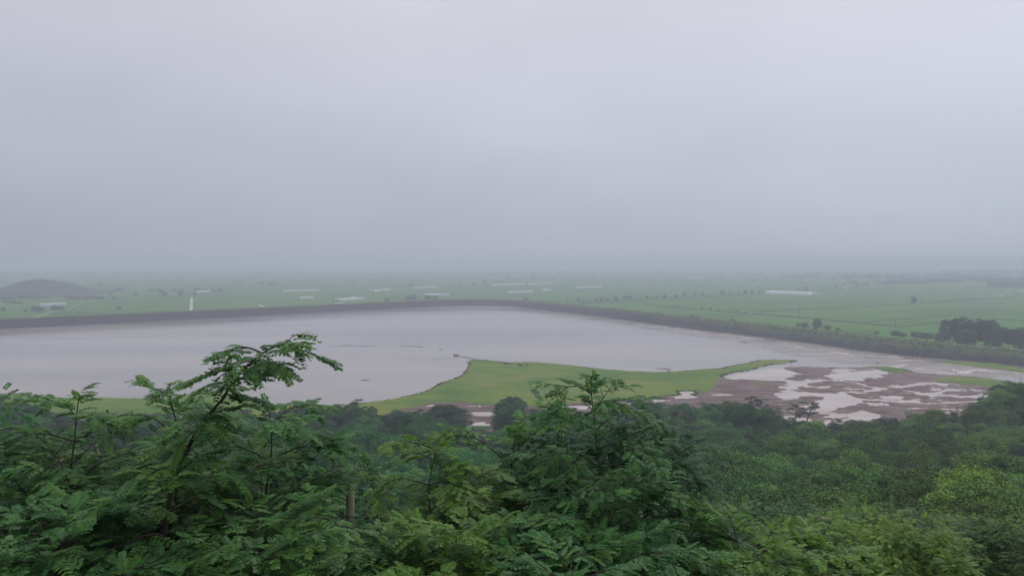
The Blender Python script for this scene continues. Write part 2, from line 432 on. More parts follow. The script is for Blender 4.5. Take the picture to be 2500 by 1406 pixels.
def mask(polys):
    M = np.zeros(GX.shape)
    for p in polys: M = np.maximum(M, in_poly(GX, GY, gp(p)).astype(float))
    return M
grass_m = mask(GRASS); grass2_m = mask(GRASS2); mud_m = mask(MUD); pool_m = mask(POOLS)
def line_mask(L):
    D = np.full(GX.shape, 1e9)
    for pl, w in L:
        P = np.array(gp(pl))
        wob = 1 + 0.9 * fbm(GX / 9, GY / 9, 2, 11)
        for a, b in zip(P[:-1], P[1:]):
            ab = b - a; t = np.clip(((GX - a[0]) * ab[0] + (GY - a[1]) * ab[1]) / (ab @ ab), 0, 1)
            D = np.minimum(D, np.hypot(GX - a[0] - t * ab[0], GY - a[1] - t * ab[1]) / (w * wob))
    return np.clip(1.3 - D, 0, 1)
st_m = line_mask(STREAMS)
land = blur(np.maximum(np.maximum(grass_m, mud_m), grass2_m), 3, 3, 2)
pool = blur(pool_m, 1, 2, 2)
n_edge = fbm(GX / 14, GY / 22, 5, 1)
n_fine = fbm(GX / 3.2, GY / 5.0, 4, 2)
n_str = fbm(GX / 30, GY / 7.5, 5, 3)              # long thin bars lying across the view
gm = blur(grass_m, 3, 3, 2)
wet = np.clip((GX - 5) / 40, 0, 1) * np.clip((GY - 226) / 10, 0, 1) * (1 - gm)
ring = np.clip(1 - np.abs(land - .5) * 2, 0, 1) ** .5
h = 1.1 * (land - 0.5) + 1.5 * n_edge * ring + 0.30 * n_edge * (1 - gm) + (0.12 + .7 * ring) * n_fine
h = np.minimum(h, 0.42 + 0.25 * n_edge)
n_s2 = fbm(GX / 12, GY / 10, 5, 31)
pe = np.clip((pool - .5) * 1.25 + 3.0 * n_s2 + 1.8 * n_fine + .34, 0, 1) * np.clip(pool * 6, 0, 1)
h = h - (1 - gm) * (0.85 * pe + 0.55 * np.clip(st_m - .12 + 2.2 * n_fine * (st_m > .05), 0, 1)) - gm * 0.75 * np.clip(pool * 1.3, 0, 1)
wz = mask([[(1880, 925), (2100, 920), (2250, 930), (2480, 945), (2480, 1060), (1950, 1060), (1880, 1000)]]); wz = blur(wz, 6, 8, 2)
rid = 1 - np.abs(n_str) * 38; rid2 = 1 - np.abs(fbm(GX / 21, GY / 6.0, 4, 36)) * 42        # thin wandering rills
h = h - wet * (0.04 + (0.2 + wz) * (0.42 * np.clip(rid, 0, 1) + 0.36 * np.clip(rid2, 0, 1) + 3.0 * np.clip(n_s2 - .085, 0, 1) + 0.6 * np.clip(n_fine, 0, 1)))
h = h + gm * 0.15 + blur(grass2_m, 2, 2) * 0.2
# mud / grass split
gsel = gm + 0.5 * fbm(GX / 7, GY / 10, 4, 8) * (gm > 0.02)
nx = len(gx); ny = len(gy)
V = np.stack([GX.ravel(), GY.ravel(), h.ravel()], 1)
i = np.arange((ny - 1) * (nx - 1)); r_ = i // (nx - 1); c_ = i % (nx - 1); a_ = r_ * nx + c_
Q = np.stack([a_, a_ + 1, a_ + nx + 1, a_ + nx], 1)
hq = h.ravel()[Q].max(1); keep = hq > -0.25
hz = hill_z(V[Q].mean(1)[:, 0], V[Q].mean(1)[:, 1]); keep &= hz < h.ravel()[Q].max(1) + 0.6
gq = np.maximum(gsel, blur(grass2_m, 2, 2)).ravel()[Q].mean(1) > 0.5
def submesh(name, Vv, Qq, attrs=None):
    idx, inv = np.unique(Qq.ravel(), return_inverse=True)
    return mesh_np(name, Vv[idx], inv.reshape(Qq.shape), True, {k: a[idx] for k, a in (attrs or {}).items()})
def mud_material():
    m, nt, N, L = mat_new('wet_mud')
    out = N('ShaderNodeOutputMaterial'); b = N('ShaderNodeBsdfPrincipled')
    n = noise(nt, 0.15, 8, 0.72, (0.4, 1.6, 1), dist=1.2)
    r = ramp(nt, [(0.34, (0.038, 0.016, 0.012)), (0.48, (0.070, 0.027, 0.019)), (0.60, (0.115, 0.050, 0.036)), (0.70, (0.23, 0.145, 0.118))])
    L(n.outputs['Fac'], r.inputs[0])
    n2 = noise(nt, 1.1, 5, 0.7); mu = N('ShaderNodeMix'); mu.data_type = 'RGBA'; mu.blend_type = 'MULTIPLY'; mu.inputs['Factor'].default_value = 1
    r2 = ramp(nt, [(0.3, (0.72, 0.72, 0.72)), (0.7, (1.2, 1.2, 1.2))]); L(n2.outputs['Fac'], r2.inputs[0])
    L(r.outputs[0], mu.inputs['A']); L(r2.outputs[0], mu.inputs['B'])
    L(mu.outputs['Result'], b.inputs['Base Color'])
    n3 = noise(nt, 0.2, 4, 0.6, (0.4, 1.6, 1)); mr = N('ShaderNodeMapRange'); mr.inputs['From Min'].default_value = 0.4; mr.inputs['From Max'].default_value = 0.62
    mr.inputs['To Min'].default_value = 0.75; mr.inputs['To Max'].default_value = 0.42
    L(n3.outputs['Fac'], mr.inputs['Value']); L(mr.outputs[0], b.inputs['Roughness'])
    b.inputs['Specular IOR Level'].default_value = 0.35
    bp = N('ShaderNodeBump'); bp.inputs['Distance'].default_value = 0.15; L(n2.outputs['Fac'], bp.inputs['Height']); L(bp.outputs[0], b.inputs['Normal'])
    L(b.outputs[0], out.inputs[0]); return m
def grass_material():
    m, nt, N, L = mat_new('marsh_grass')
    out = N('ShaderNodeOutputMaterial'); b = N('ShaderNodeBsdfPrincipled'); b.inputs['Roughness'].default_value = 0.9; b.inputs['Specular IOR Level'].default_value = 0.1
    n = noise(nt, 0.028, 5, 0.6, (0.6, 1.2, 1), dist=1.0)
    r = ramp(nt, [(0.30, (0.058, 0.125, 0.018)), (0.44, (0.086, 0.165, 0.023)), (0.55, (0.138, 0.190, 0.030)), (0.68, (0.175, 0.190, 0.052))])
    L(n.outputs['Fac'], r.inputs[0])
    n2 = noise(nt, 0.55, 7, 0.72, (0.7, 1.4, 1)); r2 = ramp(nt, [(0.3, (0.70, 0.72, 0.7)), (0.7, (1.18, 1.15, 1.1))]); L(n2.outputs['Fac'], r2.inputs[0])
    mu = N('ShaderNodeMix'); mu.data_type = 'RGBA'; mu.blend_type = 'MULTIPLY'; mu.inputs['Factor'].default_value = 1
    L(r.outputs[0], mu.inputs['A']); L(r2.outputs[0], mu.inputs['B']); L(mu.outputs['Result'], b.inputs['Base Color'])
    bp = N('ShaderNodeBump'); bp.inputs['Distance'].default_value = 0.3; L(n2.outputs['Fac'], bp.inputs['Height']); L(bp.outputs[0], b.inputs['Normal'])
    L(b.outputs[0], out.inputs[0]); return m
M_MUD = mud_material(); M_GRASS = grass_material()
tag(link('mudflat', submesh('mudflat', V, Q[keep & ~gq]), M_MUD), kind='structure')
gmesh = submesh('grass_bank', V, Q[keep & gq])
tag(link('grass_bank', gmesh, M_GRASS), kind='structure')
# tufts that give the grass bank a real edge and grain
rng = np.random.RandomState(3)
def tufts(name, P, hh, ww, mat, kind='stuff', blades=3, seed=0, color=(0.085, 0.15, 0.035, 1)):
    r = np.random.RandomState(seed); n = len(P)
    Vs = []; tint = []
    for k in range(blades):
        a = r.rand(n) * math.pi; w = ww * (0.6 + 0.8 * r.rand(n)); H = hh * (0.5 + r.rand(n))
        dx = np.cos(a) * w / 2; dy = np.sin(a) * w / 2; lx = (r.rand(n) - 0.5) * H * 0.7; ly = (r.rand(n) - 0.5) * H * 0.7
        ox = (r.rand(n) - 0.5) * ww * 1.5; oy = (r.rand(n) - 0.5) * ww * 1.5
        B = P + np.stack([ox, oy, np.zeros(n)], 1)
        v = np.stack([B + np.stack([-dx, -dy, np.full(n, -0.1)], 1), B + np.stack([dx, dy, np.full(n, -0.1)], 1), B + np.stack([lx, ly, H], 1)], 1)
        Vs.append(v.reshape(-1, 3)); tint.append(np.repeat(r.rand(n), 3))
    Vt = np.concatenate(Vs); T = np.arange(len(Vt)).reshape(-1, 3)
    me = mesh_np(name, Vt, T, attrs={'tint': np.concatenate(tint), 'young': np.zeros(len(Vt))})
    o = link(name, me, mat); o.color = color; tag(o, kind=kind); return o
cand = np.where((h.ravel() > -0.08) & (gsel.ravel() > 0.5))[0]
hc = h.ravel()[cand]; near_edge = hc < 0.16
c1 = rng.choice(cand[near_edge], 16000)
out_ = np.where((h.ravel() > -0.32) & (h.ravel() < 0.0) & (gm.ravel() > 0.12))[0]; c2 = out_[rng.rand(len(out_)) < .5 * np.clip(1 + h.ravel()[out_] / .32, 0, 1) ** 2 * np.clip(.5 + 3 * n_fine.ravel()[out_], 0, 1)]
cc = np.concatenate([c1, c2]); TP = V[cc] + np.stack([rng.rand(len(cc)) - 0.5, rng.rand(len(cc)) - 0.5, np.zeros(len(cc))], 1); TP[:, 2] = np.maximum(TP[:, 2], 0)
tufts('marsh_grass', TP, 0.24, 0.42, M_CROWN, seed=4, color=(0.105, 0.170, 0.036, 1))
# pools: a pale, silt laden sheet of water just above lake level under the mud's height field
M_POOL, pnt, pb, pr = water_mat('pool_water', (0.34, 0.265, 0.232), (0.48, 0.385, 0.345), 0.05, (0.6, 1.4, 1), 0.06, 0.01, 0.8)
pool_area = [(870, 1003), (1000, 980), (1180, 972), (1290, 946), (1310, 946), (1330, 965), (1700, 955), (1740, 945), (1765, 925), (1800, 912), (1880, 900), (1960, 899), (2110, 898), (2190, 899),
             (2245, 912), (2310, 917), (2380, 923), (2440, 931), (2560, 946), (2560, 1150), (1000, 1180), (850, 1100)]
poly_sheet('pool_water', gp(pool_area), 0.035, M_POOL)

# ------------------------------------------------------------------ the embankment
def dam_mat(name, top):
    m, nt, N, L = mat_new(name)
    out = N('ShaderNodeOutputMaterial'); b = N('ShaderNodeBsdfPrincipled'); b.inputs['Roughness'].default_value = 0.85
    b.inputs['Specular IOR Level'].default_value = 0.25
    if top:
        n = noise(nt, 0.5, 6, 0.7); r = ramp(nt, [(0.3, (0.06, 0.095, 0.03)), (0.5, (0.095, 0.14, 0.045)), (0.7, (0.15, 0.18, 0.075))]); L(n.outputs['Fac'], r.inputs[0])
        L(r.outputs[0], b.inputs['Base Color'])
    else:
        vo = N('ShaderNodeTexVoronoi'); vo.inputs['Scale'].default_value = 1.3; tc = N('ShaderNodeTexCoord'); L(tc.outputs['Object'], vo.inputs['Vector'])
        sp = N('ShaderNodeSeparateColor'); L(vo.outputs['Color'], sp.inputs[0])
        r = ramp(nt, [(0.0, (0.008, 0.008, 0.011)), (0.6, (0.017, 0.016, 0.021)), (1.0, (0.045, 0.042, 0.048))]); L(sp.outputs[0], r.inputs[0])
        n = noise(nt, 0.09, 6, 0.7, (1, 1, 3.5)); at_ = N('ShaderNodeAttribute'); at_.attribute_name = 'green'
        ad = N('ShaderNodeMath'); ad.operation = 'ADD'; L(n.outputs['Fac'], ad.inputs[0]); L(at_.outputs['Fac'], ad.inputs[1])
        mr = N('ShaderNodeMapRange'); mr.inputs['From Min'].default_value = 0.98; mr.inputs['From Max'].default_value = 1.12; L(ad.outputs[0], mr.inputs['Value'])
        n2 = noise(nt, 0.8, 5, 0.7); r2 = ramp(nt, [(0.3, (0.03, 0.052, 0.022)), (0.7, (0.075, 0.11, 0.04))]); L(n2.outputs['Fac'], r2.inputs[0])
        mx = N('ShaderNodeMix'); mx.data_type = 'RGBA'; L(mr.outputs[0], mx.inputs['Factor']); L(r.outputs[0], mx.inputs['A']); L(r2.outputs[0], mx.inputs['B'])
        L(mx.outputs['Result'], b.inputs['Base Color'])
        bp = N('ShaderNodeBump'); bp.inputs['Distance'].default_value = 0.4; L(vo.outputs['Distance'], bp.inputs['Height']); L(bp.outputs[0], b.inputs['Normal'])
    L(b.outputs[0], out.inputs[0]); return m
M_RIP = dam_mat('riprap', False); M_CREST = dam_mat('crest_grass', True)
dl = smooth_line(resample(DAM, 2.2), 30)
t2 = np.gradient(dl, axis=0); t2 /= np.linalg.norm(t2, axis=1)[:, None]; dn = np.stack([-t2[:, 1], t2[:, 0]], 1)
def dam_part(name, us, zs, mat, amp, green=None):
    us = np.array(us, dtype=float); zs = np.array(zs, dtype=float); K = len(us)
    P = dl[:, None, :] + dn[:, None, :] * us[None, :, None]
    z = np.tile(zs, (len(dl), 1)) + amp * (np.random.RandomState(5).rand(len(dl), K) - 0.5) + 0.3 * amp * fbm(P[..., 0] / 4, P[..., 1] / 4, 3, 9)
    Vd = np.concatenate([P, z[..., None]], 2).reshape(-1, 3)
    i = np.arange((len(dl) - 1) * (K - 1)); r = i // (K - 1); c = i % (K - 1); a = r * K + c
    Qd = np.stack([a, a + K, a + K + 1, a + 1], 1)[:, ::-1]
    gr = np.zeros(len(Vd))
    if green is not None:
        gr = np.tile(green(us / DAM_IN), (len(dl), 1)) + 0.0 * z
        # lusher to the right, bare towards the far left
        gr = (gr + 0.32 * np.clip(dl[:, 0] / 200, -0.35, 1)[:, None]).ravel()
    return link(name, mesh_np(name, Vd, Qd, False, {'green': gr}), mat)
dam = empty('embankment', (0, 0, 0), 'long dark stone faced embankment dam with grassy crest around the far side', 'embankment')
uf = np.linspace(-1.5, DAM_IN, 10)
d_face = dam_part('stone_face', uf, uf / DAM_IN * DAM_H, M_RIP, 0.28, lambda u: np.interp(u, [0, 0.55, 0.85, 1.0], [0.0, 0.22, 0.50, 0.62]))
d_face.parent = dam
M_TOP = simple_mat('crest_path', (0.12, 0.14, 0.06), (0.24, 0.24, 0.14), 0.6, 0.9)
d_cr = dam_part('crest', [DAM_IN - 0.4, DAM_IN + 0.8, DAM_IN + 3, DAM_IN + DAM_TOP - 1, DAM_IN + DAM_TOP + 0.2], [DAM_H + 0.02, DAM_H + 0.25, DAM_H + 0.1, DAM_H + 0.2, DAM_H], M_TOP, 0.25)
d_cr.parent = dam
d_o = dam_part('grass_slope', np.linspace(DAM_IN + DAM_TOP - 0.1, DAM_IN + DAM_TOP + DAM_OUT, 6), np.linspace(DAM_H - 0.05, -0.3, 6), M_CREST, 0.3)
d_o.parent = dam
# crest weeds
ii = rng.randint(0, len(dl), 12000); uu = DAM_IN - 2.0 + rng.rand(12000) ** 1.0 * (DAM_TOP + 2.5)
zz = np.interp(uu, [0, DAM_IN, DAM_IN + DAM_TOP], [0, DAM_H, DAM_H])
TP = np.concatenate([dl[ii] + dn[ii] * uu[:, None] + rng.rand(12000, 2), zz[:, None]], 1)
tw = tufts('crest_weeds', TP, 0.55, 0.7, M_CROWN, seed=9, color=(0.12, 0.165, 0.055, 1)); tw.parent = dam

# ------------------------------------------------------------------ foliage building blocks
def frond_template(pairs, seed, lod=0, droop=0.35, fold=0.25, width=1.0):
    """a pinnate leaf of unit length along +Y, face up +Z.  lod 0: six sided leaflets, lod 1: one quad each"""
    r = np.random.RandomState(seed); V = []; Q = []; n = 0
    def spine(t): return np.array([0.0, t * (1 - 0.06 * t * t), -droop * t * t * 0.55])
    ts = np.linspace(0.16, 0.94, pairs)
    for i, t in enumerate(ts):
        p = spine(t)
        L = 0.20 * width * (0.75 + 0.5 * math.sin(math.pi * (0.15 + 0.75 * t))) * (0.9 + 0.2 * r.rand())
        for s in (-1, 1):
            a = math.radians(76 - 26 * t + r.uniform(-12, 12)); dz = -0.18 - 0.25 * r.rand() * (1 + fold)
            d = np.array([s * math.sin(a), math.cos(a), dz]); d /= np.linalg.norm(d)
            w = np.cross(d, [0, 0, 1]); w /= np.linalg.norm(w); w = w + np.array([0, 0, r.uniform(-.35, .35)])
            hw = L * 0.27
            if lod == 0:
                P = [p + d * L * .05, p + d * L * .30 + w * hw, p + d * L * .80 + w * hw * .85, p + d * L, p + d * L * .80 - w * hw * .85, p + d * L * .30 - w * hw]
                V += P; Q += [(n, n + 1, n + 2, n + 3), (n, n + 3, n + 4, n + 5)]; n += 6
            else:
                P = [p, p + d * L * .5 + w * hw * 1.35, p + d * L, p + d * L * .5 - w * hw * 1.35]
                V += P; Q += [(n, n + 1, n + 2, n + 3)]; n += 4
    p = spine(0.93); d = np.array([r.uniform(-.1, .1), 1, -droop * 0.9]); d /= np.linalg.norm(d); w = np.array([1.0, 0, 0]); L = .17
    V += [p, p + d * L * .5 + w * L * .25, p + d * L, p + d * L * .5 - w * L * .25]; Q += [(n, n + 1, n + 2, n + 3)]; n += 4
    # rachis
    k = 4 if lod == 0 else 2
    for i in range(k):
        a, b = spine(i / k * 0.95), spine((i + 1) / k * 0.95); w = 0.008 if lod == 0 else 0.012
        V += [a + [-w, 0, 0], a + [w, 0, 0], b + [w, 0, 0], b + [-w, 0, 0]]; Q += [(n, n + 1, n + 2, n + 3)]; n += 4
    return np.array(V), np.array(Q)
FR0 = [frond_template(p, s, 0, dr, width=w) for p, s, dr, w in ((7, 1, .4, 1.1), (6, 2, .7, 1.2), (8, 3, .25, 1.0), (7, 4, 1.0, 1.1))]
FR1 = [frond_template(p, s, 1, dr, width=1.15) for p, s, dr in ((6, 11, .4), (6, 12, .7), (5, 13, .2))]

def frames(D, U):
    D = D / (np.linalg.norm(D, axis=1)[:, None] + 1e-9)
    X = np.cross(D, U); X /= np.linalg.norm(X, axis=1)[:, None] + 1e-9
    Z = np.cross(X, D)
    return X, D, Z
def bake_fronds(name, P, D, U, L, tint, young, templates, rs):
    """join many fronds into one mesh"""
    X, Y, Z = frames(D, U); Vs = []; Qs = []; T = []; G = []; off = 0
    which = rs.randint(0, len(templates), len(P))
    for k, (tv, tq) in enumerate(templates):
        m = which == k; n = m.sum()
        if not n: continue
        v = (tv[None, :, 0, None] * X[m][:, None] + tv[None, :, 1, None] * Y[m][:, None] + tv[None, :, 2, None] * Z[m][:, None]) * L[m][:, None, None] + P[m][:, None]
        Vs.append(v.reshape(-1, 3)); q = tq[None] + (np.arange(n) * len(tv))[:, None, None] + off
        Qs.append(q.reshape(-1, 4)); off += n * len(tv)
        T.append(np.repeat(tint[m], len(tv))); G.append(np.repeat(young[m], len(tv)))
    return mesh_np(name, np.concatenate(Vs), np.concatenate(Qs), attrs={'tint': np.concatenate(T), 'young': np.concatenate(G)})
UP = np.array([0, 0, 1.0])
def unit(v): return v / (np.linalg.norm(v) + 1e-9)

# meshes shared by the leaves that are objects of their own
LEAF_MESH = []
for k, (tv, tq) in enumerate(FR0):
    for y in (0.0, 0.8):
        for ti in ((0.12, 0.4, 0.68, 0.9) if y == 0 else (0.6,)):
            me = mesh_np('leaf', tv, tq, attrs={'tint': np.full(len(tv), ti), 'young': np.full(len(tv), y)})
            me.materials.append(M_LEAF); LEAF_MESH.append((y, me))

def twig_fronds(rs, pts, s0, spacing, flen, out, youngf, spread=58):
    """alternate fronds along a twig polyline"""
    P = np.asarray(pts); seg = np.linalg.norm(np.diff(P, axis=0), axis=1); S = np.concatenate([[0], np.cumsum(seg)]); tot = S[-1]
    s = s0 * tot; side = rs.choice([-1, 1]); ytw = rs.rand() < youngf * .55
    while s < tot:
        f = s / tot; p = np.array([np.interp(s, S, P[:, k]) for k in range(3)])
        q = np.array([np.interp(min(tot, s + 0.03), S, P[:, k]) for k in range(3)]); t = q - p
        if np.linalg.norm(t) < 1e-4: t = P[-1] - P[-2]
        t = unit(t); a = math.radians(spread * (1 - 0.6 * f ** 2) + rs.uniform(-14, 14))
        sd = np.cross(t, UP); sd = unit(sd) if np.linalg.norm(sd) > .15 else unit(np.array([rs.randn(), rs.randn(), 0]))
        if abs(t[2]) > 0.75: ang = rs.uniform(0, 2 * math.pi); sd = np.array([math.cos(ang), math.sin(ang), 0.0])
        d = unit(t * math.cos(a) + sd * side * math.sin(a) + UP * rs.uniform(-.12, .30) * (1 if t[2] < .75 else .6))
        if d[2] > .72: d = unit(np.array([d[0] * 1.8, d[1] * 1.8, d[2]]))
        u = unit(UP + np.array([rs.randn() * .32, rs.randn() * .32, 0]))
        yg = 1.0 if (f > 0.7 and ytw) else (0.35 if rs.rand() < youngf * .12 else 0.0)
        out.append((p, d, u, flen * (0.72 + 0.42 * rs.rand()) * (1 - 0.35 * max(0, f - .8) / .2), yg * rs.uniform(.6, 1)))
        s += spacing * (0.6 + 0.8 * rs.rand()); side = -side
    # a fan of leaves at the tip
    t = unit(P[-1] - P[-2]); a0 = rs.uniform(0, 6.28); yt = rs.rand() < youngf; nf_ = 5 if t[2] > .75 else 2
    for i in range(nf_):
        if nf_ == 5: ang = a0 + i * 1.257 + rs.uniform(-.3, .3); d = unit(np.array([math.cos(ang), math.sin(ang), rs.uniform(-.1, .35)]))
        else: d = unit(t + np.array([rs.randn() * .3, rs.randn() * .3, rs.uniform(0, .3)]))
        out.append((P[-1], d, unit(UP + rs.randn(3) * .2), flen * rs.uniform(.6, .9), rs.uniform(.5, .9) if yt else 0))

def arc(rs, p, d, L, n=5, droop=0.25, up=0.0, wob=0.05):
    pts = [np.array(p, dtype=float)]; d = unit(np.array(d, dtype=float))
    for i in range(n):
        d = unit(d + UP * (up - droop * (i + 1) / n * .5) + rs.randn(3) * wob)
        pts.append(pts[-1] + d * L / n)
    return np.array(pts)

def sapling(leader, radius, seed, label, flen=0.24, nbr=14, rad0=0.03, shoot=0.25, youngf=0.35, parts=300, color=(0.048, 0.145, 0.042, 1), low=0.12, name='locust_sapling', lean=(0, 0, 0), gap=0.041, group=None, cat='tree', topk=0.55, prof=([0, .15, .45, .75, 1], [.5, .8, 1.0, .82, .6]), upz=(.45, 1.15)):
    rs = np.random.RandomState(seed)
    P = smooth_line(resample(np.array(leader, dtype=float), 0.18), 2)
    base = P[0].copy(); P = P - base
    m = len(P); f = np.linspace(0, 1, m); tubes = MB(); fr = []
    tubes.tube(P + np.concatenate([np.zeros((1, 3)), rs.randn(m - 1, 3) * .006]), np.interp(f, [0, 1], [rad0, 0.004]), 6)
    branches = MB(); nb = nbr
    for i in range(nb):
        t = low + (1 - shoot - low) * (i + rs.rand() * .7) / nb; k = min(m - 2, int(t * m)); p = P[k]
        az = i * 2.4 + rs.uniform(-.5, .5)
        tt = (t - low) / (1 - low)
        Lb = radius * (1.0 - topk * tt ** 1.3) * rs.uniform(.75, 1.15)
        if prof: Lb = radius * np.interp(t, *prof) * rs.uniform(.8, 1.2)
        d = np.array([math.cos(az), math.sin(az), rs.uniform(*upz)]) + np.array(lean)
        if upz[0] < .3 and t > .5: d[2] = rs.uniform(-.1, .6)
        bp = arc(rs, p, d, Lb, 6, .62 if upz[0] > .3 else .4, .0, .09)
        r0 = np.interp(t, [0, 1], [rad0 * .5, .008])
        branches.tube(bp, np.linspace(r0, .003, len(bp)), 4)
        twig_fronds(rs, bp, .55, gap, flen, fr, youngf)
        ns = max(2, int(Lb / .17))
        for j in range(ns):
            q = .22 + .7 * (j + rs.rand()) / ns; kk = min(len(bp) - 2, int(q * (len(bp) - 1))); fq = q * (len(bp) - 1) - kk
            pp = bp[kk] * (1 - fq) + bp[kk + 1] * fq; td = unit(bp[kk + 1] - bp[kk])
            sd = unit(np.cross(td, UP)) * (1 if j % 2 else -1)
            dd = td * .7 + sd * .8 + UP * rs.uniform(-.15, .5)
            Lt = Lb * (.55 - .25 * q) * rs.uniform(.8, 1.2)
            tp = arc(rs, pp, dd, max(.18, Lt), 4, .3, .03, .08); branches.tube(tp, np.linspace(.006, .002, len(tp)), 3, False)
            twig_fronds(rs, tp, .25, gap, flen, fr, youngf)
    # fronds straight on the leader's shoot
    k0 = int((1 - shoot) * m) - 1
    twig_fronds(rs, P[max(0, k0):], 0, gap * .5, flen, fr, youngf)
    Pp = np.array([x[0] for x in fr]); D = np.array([x[1] for x in fr]); U = np.array([x[2] for x in fr]); L = np.array([x[3] for x in fr]); Y = np.array([x[4] for x in fr])
    tint = np.clip(rs.normal(.5, .2, len(fr)), 0, 1)
    root = empty(name, tuple(base), label, cat, group)
    tk = link('trunk', tubes.mesh('trunk', True), M_BARK, root)
    bk = link('branch', branches.mesh('branch', True), M_BARK, root); bk['kind'] = 'stuff'
    # the fronds nearest the camera and highest on the silhouette become leaf objects
    wp = Pp + base; score = np.linalg.norm(wp - np.array([0, 0, EYE]), axis=1) - .55 * Pp[:, 2] + rs.rand(len(fr)) * .25
    order = np.argsort(score); own = order[:parts]; rest = order[parts:]
    X, Yv, Z = frames(D, U)
    yes = [q for y, q in LEAF_MESH if y > .5]; no = [q for y, q in LEAF_MESH if y < .5]
    for k in own:
        me = (yes if Y[k] > .45 else no)[rs.randint(0, 4) if Y[k] > .45 else int(tint[k] * 3.999) + 4 * rs.randint(0, 4)]
        o = bpy.data.objects.new('leaf', me); COL.objects.link(o); o.parent = root; o.color = color
        M = Matrix.Identity(4)
        for c in range(3):
            M[c][0] = X[k][c] * L[k]; M[c][1] = Yv[k][c] * L[k]; M[c][2] = Z[k][c] * L[k]; M[c][3] = Pp[k][c]
        o.matrix_local = M
    if len(rest):
        me = bake_fronds('foliage', Pp[rest], D[rest], U[rest], L[rest], tint[rest], Y[rest], FR0, rs)
        o = link('foliage', me, M_LEAF, root); o.color = color; o['kind'] = 'stuff'
    return root, len(fr)

def leader_px(px, py, d, bend=0.25, seed=0, bx=None):
    """a leader from the ground up to the photo point (px,py) at distance d"""
    r = np.random.RandomState(seed + 900); top = np.array(atd(px, py, d)); top[2] -= .20
    bx_ = top[0] + (r.uniform(-.35, .35) if bx is None else bx); by = d + r.uniform(-.3, .3)
    b = np.array([bx_, by, float(ground_z(bx_, by)) - .05])
    m1 = b * .6 + top * .4 + np.array([r.uniform(-bend, bend) * .5, r.uniform(-bend, bend) * .5, 0])
    m2 = b * .25 + top * .75 + np.array([r.uniform(-bend, bend) * .5, r.uniform(-bend, bend) * .5, 0])
    return [b, m1, m2, top]

nf = 0
